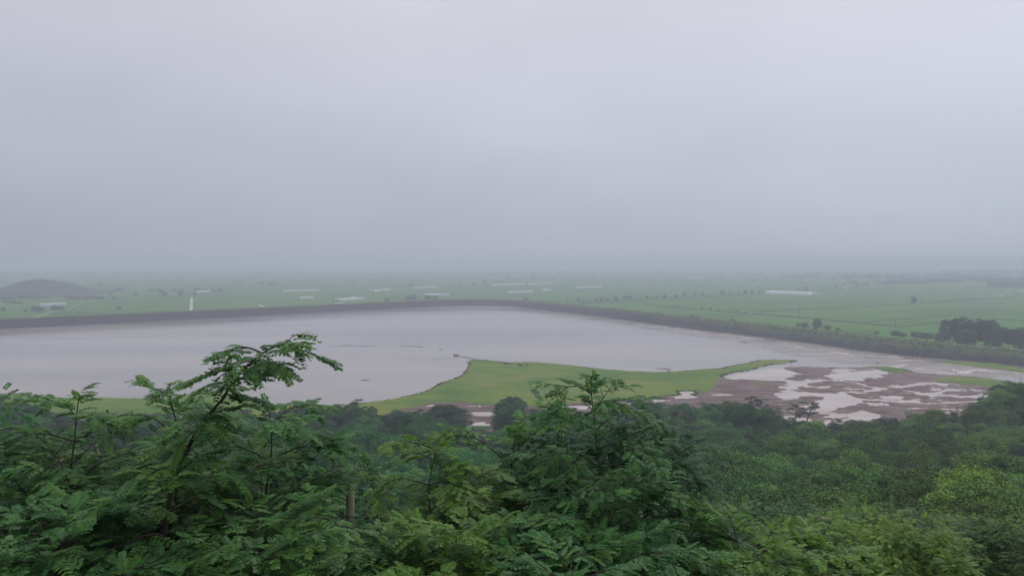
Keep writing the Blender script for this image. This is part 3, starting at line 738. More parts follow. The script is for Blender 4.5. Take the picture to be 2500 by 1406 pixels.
# the young tree whose long shoot arches out over the water
LA = [(392, 1400, 6.2), (402, 1260, 6.1), (428, 1150, 6.0), (470, 1075, 6.0), (505, 1010, 5.9), (560, 950, 5.8), (600, 895, 5.7), (640, 850, 5.6), (685, 832, 5.5), (722, 838, 5.4)]
pa = [np.array(atd(*q)) for q in LA]; b0 = pa[0].copy(); b0[2] = float(ground_z(b0[0], b0[1])) - .05
SAP = []
r_, n_ = sapling([b0] + pa, .66, 21, 'young green locust tree with one long feathery shoot arching out over the water', flen=.215, color=(0.078, 0.190, 0.058, 1), nbr=25, rad0=.028, shoot=.08, low=.22, youngf=.3, gap=.062, upz=(.15, .6), prof=([0, .25, .38, .5, .62, .85, 1], [.75, .95, .75, .10, .07, .38, .26]))
nf += n_
FG = [ # px, py of the top, distance, crown radius, branches, colour key, label
 (190, 915, 7.2, .95, 12, 0, 'feathery locust sapling at the far left with two leafy sprays standing above the shore'),
 (405, 908, 6.9, .75, 12, 0, 'locust sapling with a flat topped spray just left of the long arching shoot'),
 (655, 940, 7.6, .95, 14, 1, 'locust sapling with one upright leaf standing against the brown shallows'),
 (60, 1120, 7.0, 1.0, 14, 1, 'dense locust sapling filling the left edge below the dark rounded tree'),
 (290, 1075, 8.2, 1.15, 16, 2, 'bushy locust sapling beside the thin pale stake'),
 (728, 1015, 9.8, .9, 16, 1, 'broad locust sapling whose crown slopes down towards the mossy post'),
 (890, 1075, 10.6, .9, 13, 0, 'locust sapling with layered sprays behind the mossy post'),
 (560, 1120, 7.2, .9, 15, 2, 'low locust sapling in front of the arching shoot, right of its dark stem'),
 (160, 1235, 5.8, .85, 14, 1, 'low locust sapling in the lower left corner'),
 (655, 1215, 6.3, .7, 14, 0, 'low locust sapling at the foot of the picture, left below the mossy post'),
 (940, 1275, 7.2, .62, 13, 0, 'low locust sapling just in front of and right of the mossy post'),
 (1075, 1020, 9.2, .72, 11, 3, 'slim locust sapling with bright yellow green tip beside the muddy pool'),
 (1442, 874, 8.4, 1.02, 21, 1, 'tallest locust sapling in the middle, its open crown rising above the grass bank'),
 (1260, 1005, 10.0, 1.15, 16, 0, 'rounded locust sapling just left of the tallest one in the middle'),
 (1120, 1135, 9.0, .95, 14, 2, 'locust sapling with long drooping leaves left of the middle, above the wire'),
 (1560, 1130, 9.4, .95, 14, 0, 'locust sapling reaching out right of the tallest one in the middle'),
 (985, 1212, 11.5, .75, 11, 4, 'small rounded olive yellow bush in the dark gap right of the mossy post'),
 (1105, 1262, 7.4, .85, 13, 3, 'low sapling with yellow green shoots below the wire'),
 (1260, 1290, 7.0, .85, 13, 1, 'low sapling at the foot of the picture below the tallest one'),
 (1470, 1240, 7.4, .95, 15, 1, 'broad low sapling under the right side of the tallest one'),
 (1655, 1262, 8.6, .95, 14, 0, 'low sapling with dark leaves right of the middle at the bottom'),
 (1790, 1300, 8.2, .85, 13, 3, 'low bright sapling between two darker ones at bottom right'),
 (1885, 1252, 10.0, .85, 13, 3, 'sapling at bottom right whose yellowish top spray stands clear'),
 (2010, 1285, 9.6, .85, 13, 3, 'rightmost of the bright green saplings at the bottom, beside the olive tree'),
 (230, 1345, 5.4, .6, 12, 1, 'lowest locust sapling around the dark stem at bottom left'),
 (20, 1310, 6.2, .8, 12, 2, 'sapling cut off by the lower left corner of the view'),
 (540, 1330, 5.6, .65, 11, 0, 'small sapling at the bottom edge between the dark stem and the post'),
 (1010, 1350, 6.2, .7, 11, 3, 'small sapling at the bottom edge under the wire'),
 (1390, 1350, 6.0, .7, 11, 1, 'small sapling at the bottom edge in the middle'),
 (1610, 1370, 7.2, .75, 11, 0, 'small sapling at the bottom edge right of the middle'),
]
CK = {0: (0.092, 0.215, 0.064, 1), 1: (0.072, 0.188, 0.060, 1), 2: (0.098, 0.190, 0.050, 1), 3: (0.125, 0.250, 0.050, 1), 4: (0.14, 0.195, 0.040, 1)}
for i, (px, py, d, R, nb, ck, lab) in enumerate(FG):
    r_, n_ = sapling(leader_px(px, py, d, .3, i), R, 100 + i, lab, flen=.185 + .02 * (i % 3), nbr=int(nb * 1.25), rad0=.02, shoot=.08, low=.10, youngf={3: .6, 4: .35}.get(ck, .14),
                     parts=260, color=CK[ck])
    nf += n_
print('fronds', nf)

# ------------------------------------------------------------------ bigger trees: shared variants
def tree_variant(seed, H=8.0, R=3.0, mode='leaf', nclump=44, per=300, size=.17, bare=.28, open_=0.0, flat=.55):
    """returns (trunk mesh, crown mesh); base at origin"""
    rs = np.random.RandomState(seed); wood = MB()
    tp = arc(rs, (0, 0, -.3), (rs.randn() * .08, rs.randn() * .08, 1), H * .80, 7, 0, 0, .05); wood.tube(tp, np.linspace(.16, .04, len(tp)) * H / 8, 6)
    tips = []
    nl = rs.randint(6, 9)
    for i in range(nl):
        t = bare + (1 - bare) * (i + .3) / nl; k = min(len(tp) - 2, int(t * (len(tp) - 1))); p = tp[k]
        az = i * 2.4 + rs.uniform(-.4, .4); L = R * (1.05 - .35 * t) * rs.uniform(.8, 1.1)
        lp = arc(rs, p, (math.cos(az), math.sin(az), rs.uniform(.5, 1.1)), L, 5, .15, .05, .1); wood.tube(lp, np.linspace(.07, .022, len(lp)) * H / 8, 4)
        for j in range(4):
            q = rs.randint(2, len(lp)); a2 = az + rs.uniform(-1.2, 1.2)
            s2 = arc(rs, lp[q - 1], (math.cos(a2), math.sin(a2), rs.uniform(.1, .9)), L * rs.uniform(.3, .55), 3, .2, 0, .1); wood.tube(s2, np.linspace(.025, .008, len(s2)) * H / 8, 3, False)
            tips.append(s2[-1])
        tips.append(lp[-1])
    tips.append(tp[-1]); tips = np.array(tips)
    # fill clumps over an uneven dome
    if open_ == 0.0 and bare < .3: tips = tips[rs.permutation(len(tips))[:int(nclump * .16)]]
    k_ = len(tips); need = max(0, nclump - k_); cz = H * (bare + .48 * (1 - bare)); hzz = H * (1 - bare) * .5
    lob = rs.rand(6) * 6.28
    for q in range(need):
        sz = 1 - 1.75 * (q + .5) / need; a = q * 2.39996 + rs.uniform(-.5, .5); cs = math.sqrt(max(0, 1 - sz * sz)); rr = rs.uniform(.62, .86) * (1 + .16 * math.sin(2 * a + lob[0]) + .10 * math.sin(3 * a + lob[1]))
        tips = np.concatenate([tips, [[math.cos(a) * cs * R * rr, math.sin(a) * cs * R * rr, cz + sz * hzz * rr]]])
    sel = tips[rs.permutation(len(tips))[:nclump]]
    Pn = []; Dn = []; T = []
    for c in sel:
        r = R * rs.uniform(.20, .44); n = int(per * rs.uniform(.7, 1.3) * (1 - open_))
        d = rs.randn(n, 3); d /= np.linalg.norm(d, axis=1)[:, None]; d[:, 2] = np.where(d[:, 2] < -.2, -d[:, 2] * .6, d[:, 2])
        rr = r * (.55 + .5 * rs.rand(n) ** .6)
        P = c + d * rr[:, None] * np.array([1, 1, flat]) ; Pn.append(P); Dn.append(d); T.append(np.clip(rs.normal(.5 + .16 * rs.randn(), .17, n), 0, 1))
    P = np.concatenate(Pn); D = np.concatenate(Dn); T = np.concatenate(T); n = len(P)
    young = np.where(rs.rand(n) < .03, .35, 0.0)
    if mode == 'frond':
        Dir = D * np.array([1, 1, .25]) + rs.randn(n, 3) * .35; Dir[:, 2] -= .08
        me = bake_fronds('crown', P, Dir, UP + rs.randn(n, 3) * .25, size * (.75 + .5 * rs.rand(n)), T, young, FR1, rs)
    else:
        N = D * .8 + UP * .55 + rs.randn(n, 3) * .55; N /= np.linalg.norm(N, axis=1)[:, None]
        A = np.cross(N, rs.randn(n, 3)); A /= np.linalg.norm(A, axis=1)[:, None]; B = np.cross(N, A)
        s = size * (.6 + .8 * rs.rand(n))[:, None]; w = .42
        Vv = np.stack([P - A * s * .55, P + B * s * w + N * s * .06, P + A * s * .55, P - B * s * w + N * s * .06], 1).reshape(-1, 3)
        me = mesh_np('crown', Vv, np.arange(4 * n).reshape(-1, 4), attrs={'tint': np.repeat(T, 4), 'young': np.repeat(young, 4)})
    me.materials.append(M_LEAF if mode == 'frond' else M_CROWN)
    tm = wood.mesh('trunk', True); tm.materials.append(M_BARK)
    return tm, me
VAR_NEAR = [tree_variant(41 + k, 6.0, 2.3, 'frond', 36, 95, .27, bare=.10, flat=.75) for k in range(3)]          # height 6, fronds
VAR_MID = [tree_variant(61 + k, 8.0, 3.0, 'leaf', 50, 400, .155, bare=.02, flat=.8) for k in range(5)]            # height 8
VAR_THIN = [tree_variant(81 + k, 9.0, 2.4, 'leaf', 24, 90, .18, bare=.5, flat=.4) for k in range(2)]     # open crowns with visible trunks
VAR_BUSH = [tree_variant(91 + k, 3.0, 1.9, 'leaf', 26, 60, .22, bare=.02, flat=.8) for k in range(2)]
VH = {}
for lst, hh in ((VAR_NEAR, 6.0), (VAR_MID, 8.0), (VAR_THIN, 9.0), (VAR_BUSH, 3.0)):
    for v in lst:
        z = np.empty(len(v[1].vertices) * 3, dtype=np.float32); v[1].vertices.foreach_get('co', z); VH[v[1].name] = float(np.percentile(z[2::3], 99.8))

def place_tree(var, loc, H, rz, color, label, group, name='locust_tree', cat='tree', wide=1.0):
    s = H / VH[var[1].name]
    root = empty(name, loc, label, cat, group); root.rotation_euler = (0, 0, rz); root.scale = (s * wide, s * wide, s)
    a = bpy.data.objects.new('trunk', var[0]); COL.objects.link(a); a.parent = root
    c = bpy.data.objects.new('crown', var[1]); COL.objects.link(c); c.parent = root; c.color = color; c['kind'] = 'stuff'
    return root

# scatter over the hillside -------------------------------------------------
ENV = [(-200, 960), (0, 975), (50, 978), (90, 1005), (300, 1015), (640, 1005), (700, 992), (850, 990), (900, 1003), (1000, 1006), (1090, 1012), (1118, 1040), (1140, 1072), (1200, 1072), (1228, 1040),
       (1250, 975), (1280, 985), (1330, 1000), (1420, 1012), (1540, 990), (1580, 975), (1650, 976), (1750, 985), (1860, 990), (1900, 1012), (1960, 1022), (2060, 1036), (2120, 1030), (2180, 1016), (2260, 1004),
       (2340, 1003), (2390, 985), (2425, 945), (2460, 935), (2500, 930), (2700, 915)]
ex, ey = zip(*ENV)
def env(px): return np.interp(px, ex, ey)
HD = ([12, 20, 30, 45, 60, 100, 200, 250], [3.4, 4.6, 5.9, 7.0, 7.6, 8.6, 8.6, 8.2])
rs = np.random.RandomState(11)
pts = []
y = 11.0
while y < 262:
    spc = np.interp(y, [11, 30, 60, 120, 260], [2.9, 4.3, 6.2, 8.0, 8.6])
    halfw = 0.70 * y + 6; nx_ = int(2 * halfw / spc)
    for i in range(nx_ + 1):
        x = -halfw + spc * (i + rs.uniform(-.38, .38)); yy = y + spc * rs.uniform(-.38, .38)
        pts.append((x, yy))
    y += spc * .88
cands = []
for x, yy in pts:
    g = float(ground_z(x, yy))
    if g < -0.35: continue
    px = 1250 + FPX * x / yy
    if yy < 15 and px > 1700: pass
    H = np.interp(yy, *HD) * rs.uniform(.72, 1.22)
    H = min(H, H)
    ztop = EYE - (env(px) + (rs.uniform(0, 24) if yy < 215 else rs.uniform(-5, 16)) - 640) / FPX * yy
    if g + H > ztop: H = ztop - g
    if yy > 215 and 0.6 * H < ztop - g < 1.5 * 8.5 and not (1110 < px < 1235): H = ztop - g
    # keep the dark gap right of the post open, and the nearest slope low on the right
    if 930 < px < 1090 and yy < 30 : H = min(H, EYE - (1290 - 640) / FPX * yy - g)
    if yy < 60 and px > 1560: H = min(H, EYE - (np.interp(px, [1560, 1700, 2000, 2300, 2500], [1200, 1225, 1240, 1250, 1300]) + rs.uniform(-25, 25) - 640) / FPX * yy - g)
    if H < 1.6: continue
    # mud stays clear
    if yy > 244 and px > 1010 and not (1235 < px < 1275): continue
    if yy > 249 and px > 640: continue
    cands.append([x, yy, g, H, px])
cands = sorted(cands, key=lambda c: c[1])
# visibility in a coarse picture, front to back
GW, GH = 500, 281
cov = np.zeros((GH, GW), dtype=np.float32); yy_, xx_ = np.mgrid[0:GH, 0:GW]
# what the foreground saplings hide
fgm = np.interp(xx_[0] * 5, [0, 60, 300, 640, 760, 880, 930, 1090, 1120, 1400, 1560, 1650, 2060, 2070, 2500], [1260, 1260, 1200, 1180, 1180, 1200, 1350, 1350, 1280, 1240, 1260, 1350, 1350, 1430, 1430]) / 5
cov[(yy_ > fgm[None, :])] = 1.0
vis = []
for c in cands:
    x, yv, g, H, px = c; R = H * .42 * FPX / yv / 5; cx = px / 5; topy = (640 + (EYE - g - H) * FPX / yv) / 5; boty = (640 + (EYE - g - .25 * H) * FPX / yv) / 5
    cyy = (topy + boty) / 2; ry = max(1.0, (boty - topy) / 2)
    x0, x1 = int(max(0, cx - R)), int(min(GW, cx + R + 1)); y0, y1 = int(max(0, cyy - ry)), int(min(GH, cyy + ry + 1))
    if x1 <= x0 or y1 <= y0: vis.append(0); continue
    sub = cov[y0:y1, x0:x1]; m = ((xx_[y0:y1, x0:x1] - cx) / R) ** 2 + ((yy_[y0:y1, x0:x1] - cyy) / ry) ** 2 < 1
    vis.append(float((m * (1 - sub)).sum())); sub[m] = np.maximum(sub[m], .97)
vis = np.array(vis)
keep_i = [i for i in np.argsort(-vis) if vis[i] > 2.0]
own = keep_i[:262]; rest = keep_i[262:]
print('trees', len(cands), 'visible', len(keep_i), 'own', len(own), 'rest', len(rest))

ORD = ['zero', 'first', 'second', 'third', 'fourth', 'fifth', 'sixth', 'seventh', 'eighth', 'ninth', 'tenth', 'eleventh', 'twelfth', 'thirteenth', 'fourteenth', 'fifteenth', 'sixteenth', 'seventeenth', 'eighteenth', 'nineteenth', 'twentieth']
def ordw(n):
    if n <= 20: return ORD[n]
    tens = {2: 'twenty', 3: 'thirty', 4: 'forty', 5: 'fifty', 6: 'sixty', 7: 'seventy', 8: 'eighty', 9: 'ninety'}[n // 10]
    return (tens[:-1] + 'ieth') if n % 10 == 0 else tens + '-' + ORD[n % 10]
BANDS = [(0, 30, 'nearest the viewpoint slope'), (30, 60, 'lower front slope'), (60, 100, 'middle slope'), (100, 150, 'darker far slope'), (150, 205, 'band above the foot of the slope'), (205, 400, 'outermost row by the mud and shore')]
def band(y):
    for k, (a, b, n) in enumerate(BANDS):
        if a <= y < b: return k
def tcolor(x, yv, px, rs):
    olive = np.clip((px - 1500) / 700, 0, 1) * (.35 + .65 * rs.rand()) * np.interp(yv, [0, 60, 200], [1, 1, .8])
    a = np.array([0.040, 0.136, 0.042]); b = np.array([0.112, 0.185, 0.026]); c = a * (1 - olive) + b * olive
    c = c * np.exp(rs.uniform(-.5, .42))
    if rs.rand() < .10: c = c * np.array([1.2, 1.15, 1.0])
    tone = 'olive' if olive > .5 else 'dark green' if c.sum() < .115 else 'green'
    return (*c, 1), tone
place = []
for i in own:
    x, yv, g, H, px = cands[i]; place.append((band(yv), px, x, yv, g, H))
place.sort()
cnt = {}
for b_, px, x, yv, g, H in place:
    col, tone = tcolor(x, yv, px, rs); cnt[b_] = cnt.get(b_, 0) + 1
    var = VAR_NEAR[rs.randint(3)] if yv < 52 else VAR_MID[rs.randint(5)]
    lab = f'{tone} tree, {ordw(cnt[b_])} from the left in the {BANDS[b_][2]}'
    place_tree(var, (x, yv, g - .1), H, rs.uniform(0, 6.28), col, lab, 'trees of the hillside wood', wide=rs.uniform(.95, 1.22))
# the smallest and most hidden ones, as one object: points that carry a crown each
def scatter_gn(name, P, S, R, crown_obj, mat, kind='stuff'):
    me = bpy.data.meshes.new(name); me.from_pydata([tuple(p) for p in P], [], [])
    a = me.attributes.new('sc', 'FLOAT_VECTOR', 'POINT'); a.data.foreach_set('vector', np.asarray(S, dtype=np.float32).ravel())
    b = me.attributes.new('rz', 'FLOAT_VECTOR', 'POINT'); b.data.foreach_set('vector', np.stack([np.zeros(len(R)), np.zeros(len(R)), R], 1).astype(np.float32).ravel())
    o = link(name, me); tag(o, kind=kind)
    ng = bpy.data.node_groups.new(name, 'GeometryNodeTree')
    ng.interface.new_socket('Geometry', in_out='INPUT', socket_type='NodeSocketGeometry'); ng.interface.new_socket('Geometry', in_out='OUTPUT', socket_type='NodeSocketGeometry')
    gi = ng.nodes.new('NodeGroupInput'); go = ng.nodes.new('NodeGroupOutput'); ip = ng.nodes.new('GeometryNodeInstanceOnPoints'); oi = ng.nodes.new('GeometryNodeObjectInfo')
    oi.inputs[0].default_value = crown_obj; oi.transform_space = 'ORIGINAL'
    na = ng.nodes.new('GeometryNodeInputNamedAttribute'); na.data_type = 'FLOAT_VECTOR'; na.inputs[0].default_value = 'sc'
    nb = ng.nodes.new('GeometryNodeInputNamedAttribute'); nb.data_type = 'FLOAT_VECTOR'; nb.inputs[0].default_value = 'rz'
    l = ng.links.new
    l(gi.outputs[0], ip.inputs['Points']); l(oi.outputs['Geometry'], ip.inputs['Instance']); l(na.outputs[0], ip.inputs['Scale']); l(nb.outputs[0], ip.inputs['Rotation']); l(ip.outputs[0], go.inputs[0])
    md = o.modifiers.new('scatter', 'NODES'); md.node_group = ng
    return o
if rest:
    crown_src = [o for o in COL.objects if o.name.startswith('crown') and o.data == VAR_MID[1][1]][0]
    RP = []; RS = []; RR = []
    for i in rest:
        x, yv, g, H, px = cands[i]; s = H / VH[VAR_MID[1][1].name]; RP.append((x, yv, g - .1)); RS.append((s * 1.15, s * 1.15, s)); RR.append(rs.uniform(0, 6.28))
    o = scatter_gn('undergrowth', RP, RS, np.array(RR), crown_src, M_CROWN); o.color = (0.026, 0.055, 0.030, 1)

# ------------------------------------------------------------------ trees that can be told apart along the shore
def tree_px(px, base_py, top_py, var, color, label, group=None, name='tree', wide=1.0, z=0.0, seed=0, cat='tree'):
    p = at(px, base_py, z); H = (base_py - top_py) / FPX * p.y * 1.02
    return place_tree(var, tuple(p), H, seed * 1.7, color, label, group, name, cat, wide)
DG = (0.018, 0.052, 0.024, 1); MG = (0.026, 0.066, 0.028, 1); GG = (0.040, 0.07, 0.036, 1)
SH = [
 (880, 1058, 975, VAR_THIN[0], GG, 'thin flat topped tree with bare trunks standing above the shore grass', 1.0),
 (900, 1056, 992, VAR_THIN[1], GG, 'slender tree with two bare stems beside the flat topped one', .8),
 (832, 1050, 990, VAR_MID[1], MG, 'low bushy tree left of the flat topped thin one', 1.2),
 (980, 1062, 1003, VAR_MID[0], DG, 'spreading dark tree beside the narrow trickle through the grass', 1.5),
 (1035, 1072, 1002, VAR_MID[2], DG, 'tree with white mud showing between its lower branches', 1.2),
 (1092, 1078, 990, VAR_MID[3], MG, 'round tree at the left edge of the central muddy pools', 1.5),
 (1250, 1020, 969, VAR_MID[4], MG, 'small round dark tree standing alone on the mud left of the tall sapling', 1.7),
 (1566, 1046, 966, VAR_THIN[0], DG, 'slim tree with dark bare stems in front of the striped mud', 1.0),
 (1584, 1044, 985, VAR_THIN[1], DG, 'shorter slim tree just right of the one with dark stems', .9),
 (1842, 1020, 968, VAR_THIN[1], GG, 'sparse thin tree before the dark left part of the mudflat', 1.2),
 (1868, 1024, 975, VAR_THIN[0], GG, 'sparse tree right of the first thin one before the mudflat', 1.1),
 (1935, 1044, 988, VAR_THIN[1], GG, 'grey green sparse tree with see-through crown in front of the white pools', 1.2),
 (1962, 1048, 980, VAR_THIN[0], GG, 'tallest sparse tree with forked stem in front of the mudflat', 1.2),
 (2048, 1062, 1022, VAR_THIN[1], MG, 'small umbrella shaped tree against the lowest pool', 1.2),
 (2078, 1060, 1028, VAR_THIN[0], MG, 'little tree right of the umbrella shaped one at the lowest pool', 1.2),
 (18, 1062, 972, VAR_MID[2], DG, 'tall dark rounded tree at the left edge of the view', 1.3),
 (48, 1060, 985, VAR_MID[0], DG, 'dark tree with uneven top just right of the one at the left edge', 1.1),
]
for i, (px, bpy_, tpy, var, col, lab, wd) in enumerate(SH):
    tree_px(px, bpy_, tpy, var, col, lab, 'trees standing at the edge of the mud', wide=wd, seed=i)

# dead trees
def dead_tree(px, base_py, top_py, forks, seed, label, z=0.0, dist=None):
    rs_ = np.random.RandomState(seed)
    p = at(px, base_py, z) if dist is None else atd(px, base_py, dist); H = (base_py - top_py) / FPX * p.y
    root = empty('dead_tree', tuple(p), label, 'dead tree', 'leafless trees by the mud'); tr = MB(); br = MB()
    tp = arc(rs_, (0, 0, -.2), (rs_.uniform(-.12, .12), 0, 1), H, 6, 0, 0, .08); tr.tube(tp, np.linspace(.13, .035, len(tp)), 5)
    for i in range(forks):
        k = 2 + i % 4; s = 1 if i % 2 else -1
        bp = arc(rs_, tp[k], (s * .8, rs_.uniform(-.4, .4), .8), H * rs_.uniform(.25, .45), 4, 0, .1, .15); br.tube(bp, np.linspace(.05, .015, len(bp)), 4)
        b2 = arc(rs_, bp[2], (-s * .3, rs_.uniform(-.4, .4), .9), H * .2, 3, 0, .1, .15); br.tube(b2, np.linspace(.03, .01, len(b2)), 3)
    link('trunk', tr.mesh('trunk', True), M_DEAD, root)
    if forks: link('branch', br.mesh('branch', True), M_DEAD, root)
dead_tree(2338, 1012, 978, 5, 1, 'bare forked dead tree standing on the pink mud at the right')
dead_tree(2323, 1012, 990, 3, 2, 'smaller bare dead tree left of the forked one on the mud')
dead_tree(2478, 945, 912, 1, 3, 'leftmost of the bare poles rising from the trees at the right edge')
dead_tree(2487, 948, 908, 1, 4, 'tallest of the bare poles rising from the trees at the right edge')
dead_tree(2497, 950, 920, 1, 5, 'bare pole nearest the right edge of the view')
dead_tree(2218, 889, 882, 2, 6, 'small dead snag standing in the rushing brown water')
for i, (px, b, t) in enumerate([(2215, 1034, 1008), (2228, 1036, 1014), (2244, 1034, 1004), (2262, 1032, 1010)]):
    dead_tree(px, b, t, 4, 20 + i, f'{ordw(i + 1)} from the left of the twiggy leafless saplings before the right wood')

# ------------------------------------------------------------------ things in the water and on the mud
M_SAND = simple_mat('sandbar', (0.075, 0.072, 0.066), (0.12, 0.11, 0.10), 0.8, 0.8)
M_DRIFT = simple_mat('driftwood', (0.03, 0.028, 0.024), (0.07, 0.062, 0.052), 2, 0.85)
M_FOAM = simple_mat('foam', (0.52, 0.47, 0.45), (0.66, 0.60, 0.58), 2.5, 0.6)
def blob_sheet(name, px_line, half, hgt, mat, label, cat, group=None, seed=0):
    """a low uneven bar along a pixel polyline"""
    P = resample(np.array(gp(px_line)), 1.0); n = len(P); rs_ = np.random.RandomState(seed)
    T = np.gradient(P, axis=0); T /= np.linalg.norm(T, axis=1)[:, None] + 1e-9; Nn = np.stack([-T[:, 1], T[:, 0]], 1)
    f = np.linspace(0, 1, n); w = half * np.sqrt(np.clip(np.sin(math.pi * np.clip(f, .01, .99)), 0, 1)) * (.6 + .8 * rs_.rand(n))
    us = np.array([-1, -.45, .1, .55, 1.0]); hs = np.array([-.1, .7, 1.0, .6, -.1])
    pos = P[:, None] + Nn[:, None] * (us[None] * w[:, None])[..., None]
    z = hs[None] * hgt * (.5 + .8 * rs_.rand(n, 5)) * np.clip(w / half, .2, 1)[:, None]; z[:, 0] = z[:, 4] = -.1
    Vv = np.concatenate([pos, z[..., None]], 2); c = Vv.reshape(-1, 3).mean(0); c[2] = 0
    i = np.arange((n - 1) * 4); r = i // 4; k = i % 4; a = r * 5 + k
    Qd = np.stack([a, a + 5, a + 6, a + 1], 1)[:, ::-1]
    o = link(name, mesh_np(name, Vv.reshape(-1, 3) - c, Qd, True), mat, loc=tuple(c)); tag(o, label, cat, group); return o
blob_sheet('sandbar', [(806, 844.5), (850, 844), (900, 845), (928, 845.5)], .9, .25, M_SAND, 'long thin dark sandbar right of the arching shoot', 'sandbar', 'sandbars in the open water', 1)
blob_sheet('sandbar', [(968, 845.5), (1000, 845), (1022, 846.5), (1040, 848.5)], 1.0, .3, M_SAND, 'shorter curved dark sandbar in the middle of the water', 'sandbar', 'sandbars in the open water', 2)
blob_sheet('sandbar', [(1050, 878.5), (1065, 876.5), (1085, 875.5), (1108, 874)], .5, .12, M_SAND, 'faint low sandbar left of the tip of the grass bank', 'sandbar', 'sandbars in the open water', 3)
blob_sheet('mudbank', [(1110, 868.5), (1135, 872), (1170, 879), (1210, 885)], .9, .4, M_SAND, 'dark bank edge along the pointed tip of the grass', 'mudbank', None, 4)
blob_sheet('weed_mat', [(880, 929), (890, 927.5), (902, 929)], 1.6, .22, M_DRIFT, 'lone dark mat of weed in the open water left of the grass bank', 'weed mat', None, 5)
blob_sheet('weed_mat', [(1680, 879.5), (1690, 880)], .6, .2, M_DRIFT, 'left of two small dark mats in the open water', 'weed mat', 'pair of small mats in the open water', 6)
blob_sheet('weed_mat', [(1690, 881.5), (1701, 882)], .6, .2, M_DRIFT, 'right of two small dark mats in the open water', 'weed mat', 'pair of small mats in the open water', 7)
blob_sheet('weed_mat', [(2106, 872), (2130, 874), (2156, 876)], 1.3, .3, M_GRASS, 'flooded strip of grass in the channel below the embankment', 'weed mat', None, 8)
blob_sheet('mudbank', [(1800, 896), (1815, 892)], .8, .4, M_MUD, 'low dark lump of mud at the outer edge of the grass spit', 'mudbank', None, 9)
blob_sheet('mudbank', [(1822, 892), (1846, 886)], 1.0, .4, M_GRASS, 'narrow green islet beside the grass spit', 'islet', None, 10)
blob_sheet('mudbank', [(1600, 900), (1625, 900), (1640, 904)], 1.2, .4, M_MUD, 'dark bar of mud at the waterline right of the tall sapling', 'mudbank', None, 12)
def debris(px, py, size, label, seed, name='driftwood', cat='driftwood', group=None):
    rs_ = np.random.RandomState(seed); p = at(px, py); root = MB()
    for i in range(7):
        a = rs_.uniform(0, 3.14); L = size * rs_.uniform(.3, .6); q = rs_.randn(2) * size * .2
        b0 = np.array([q[0], q[1], .1]); b1 = b0 + [math.cos(a) * L, math.sin(a) * L, rs_.uniform(0, size * .35)]
        root.tube([b0, (b0 + b1) / 2 + rs_.randn(3) * .08, b1], [size * .09, size * .08, size * .04], 5)
    o = link(name, root.mesh(name, True), M_DRIFT, loc=(p.x, p.y, .02)); tag(o, label, cat, group); return o
debris(1075, 853.5, 1.3, 'dark clump of driftwood sticking up between sandbar and grass tip', 1)
debris(1081.5, 853.5, .7, 'tiny dark clump just right of the driftwood between sandbar and grass tip', 2)
debris(1117, 868.5, 3.2, 'dark tangle of driftwood on the pointed tip of the grass bank', 3)
debris(1240, 892, 3.6, 'dark tangle of branches lying on the grass bank, left of two', 4).location.z = .35
debris(1274, 896, 3.6, 'dark tangle of branches lying on the grass bank, right of two', 5).location.z = .35
debris(2143, 887, 1.6, 'dark lump lying in the shallow water before the large pool', 6)
debris(1743, 920, 1.4, 'dark stump at the end of a log on the grass bank', 7).location.z = .3
for i, (px, py) in enumerate([(1997, 896), (2005.5, 896)]):
    debris(px, py, .9, ('left' if i == 0 else 'right') + ' of two dark stubs on the far edge of the mud', 30 + i)
# three waterfowl resting on the open water near the embankment
def bird(px, py, face, label, seed):
    p = at(px, py); root = empty('water_bird', tuple(p), label, 'bird', 'dark birds on the water'); b = MB()
    t = np.linspace(0, 1, 7); b.tube(np.stack([(t - .5) * .75, 0 * t, .12 + .05 * t * t], 1), .17 * np.sin(math.pi * (t * .86 + .08)) + .02, 7)
    b.tube([(-.3, 0, .15), (-.36, 0, .32), (-.38, 0, .42)], [.07, .05, .06], 6); b.tube([(-.36, 0, .42), (-.46, 0, .43), (-.53, 0, .41)], [.07, .05, .012], 6)
    link('body', b.mesh('body', True), M_DRIFT, root); root.rotation_euler = (0, 0, face); root.scale = (1.5, 1.5, 1.5)
bird(1813, 835.3, 0.2, 'leftmost of three dark birds on the water below the embankment', 1)
bird(1817, 835.4, 2.8, 'middle one of three dark birds on the water below the embankment', 2)
bird(1822.5, 835.8, 0.4, 'rightmost of three dark birds on the water below the embankment', 3)
# posts in the water at the grass spit
for i, (px, py, hh) in enumerate([(1886, 878, 1.5), (1892.5, 877.5, 1.0), (1933, 893, 1.6), (1983, 897, 1.0)]):
    m_ = MB(); rs_ = np.random.RandomState(i); m_.tube([(0, 0, -.2), (rs_.uniform(-.1, .1), 0, hh * .6), (rs_.uniform(-.2, .2), 0, hh)], [.12, .10, .08], 6)
    p = at(px, py); o = link('stump', m_.mesh('stump', True), M_DRIFT, loc=(p.x, p.y, .1))
    tag(o, ['taller dark stump on the outer edge of the grass spit', 'shorter dark stump right of the taller one on the grass spit', 'crooked stick rising from the shallows behind the grass spit', 'small stub at the left end of the dark mud edge'][i], 'stump')
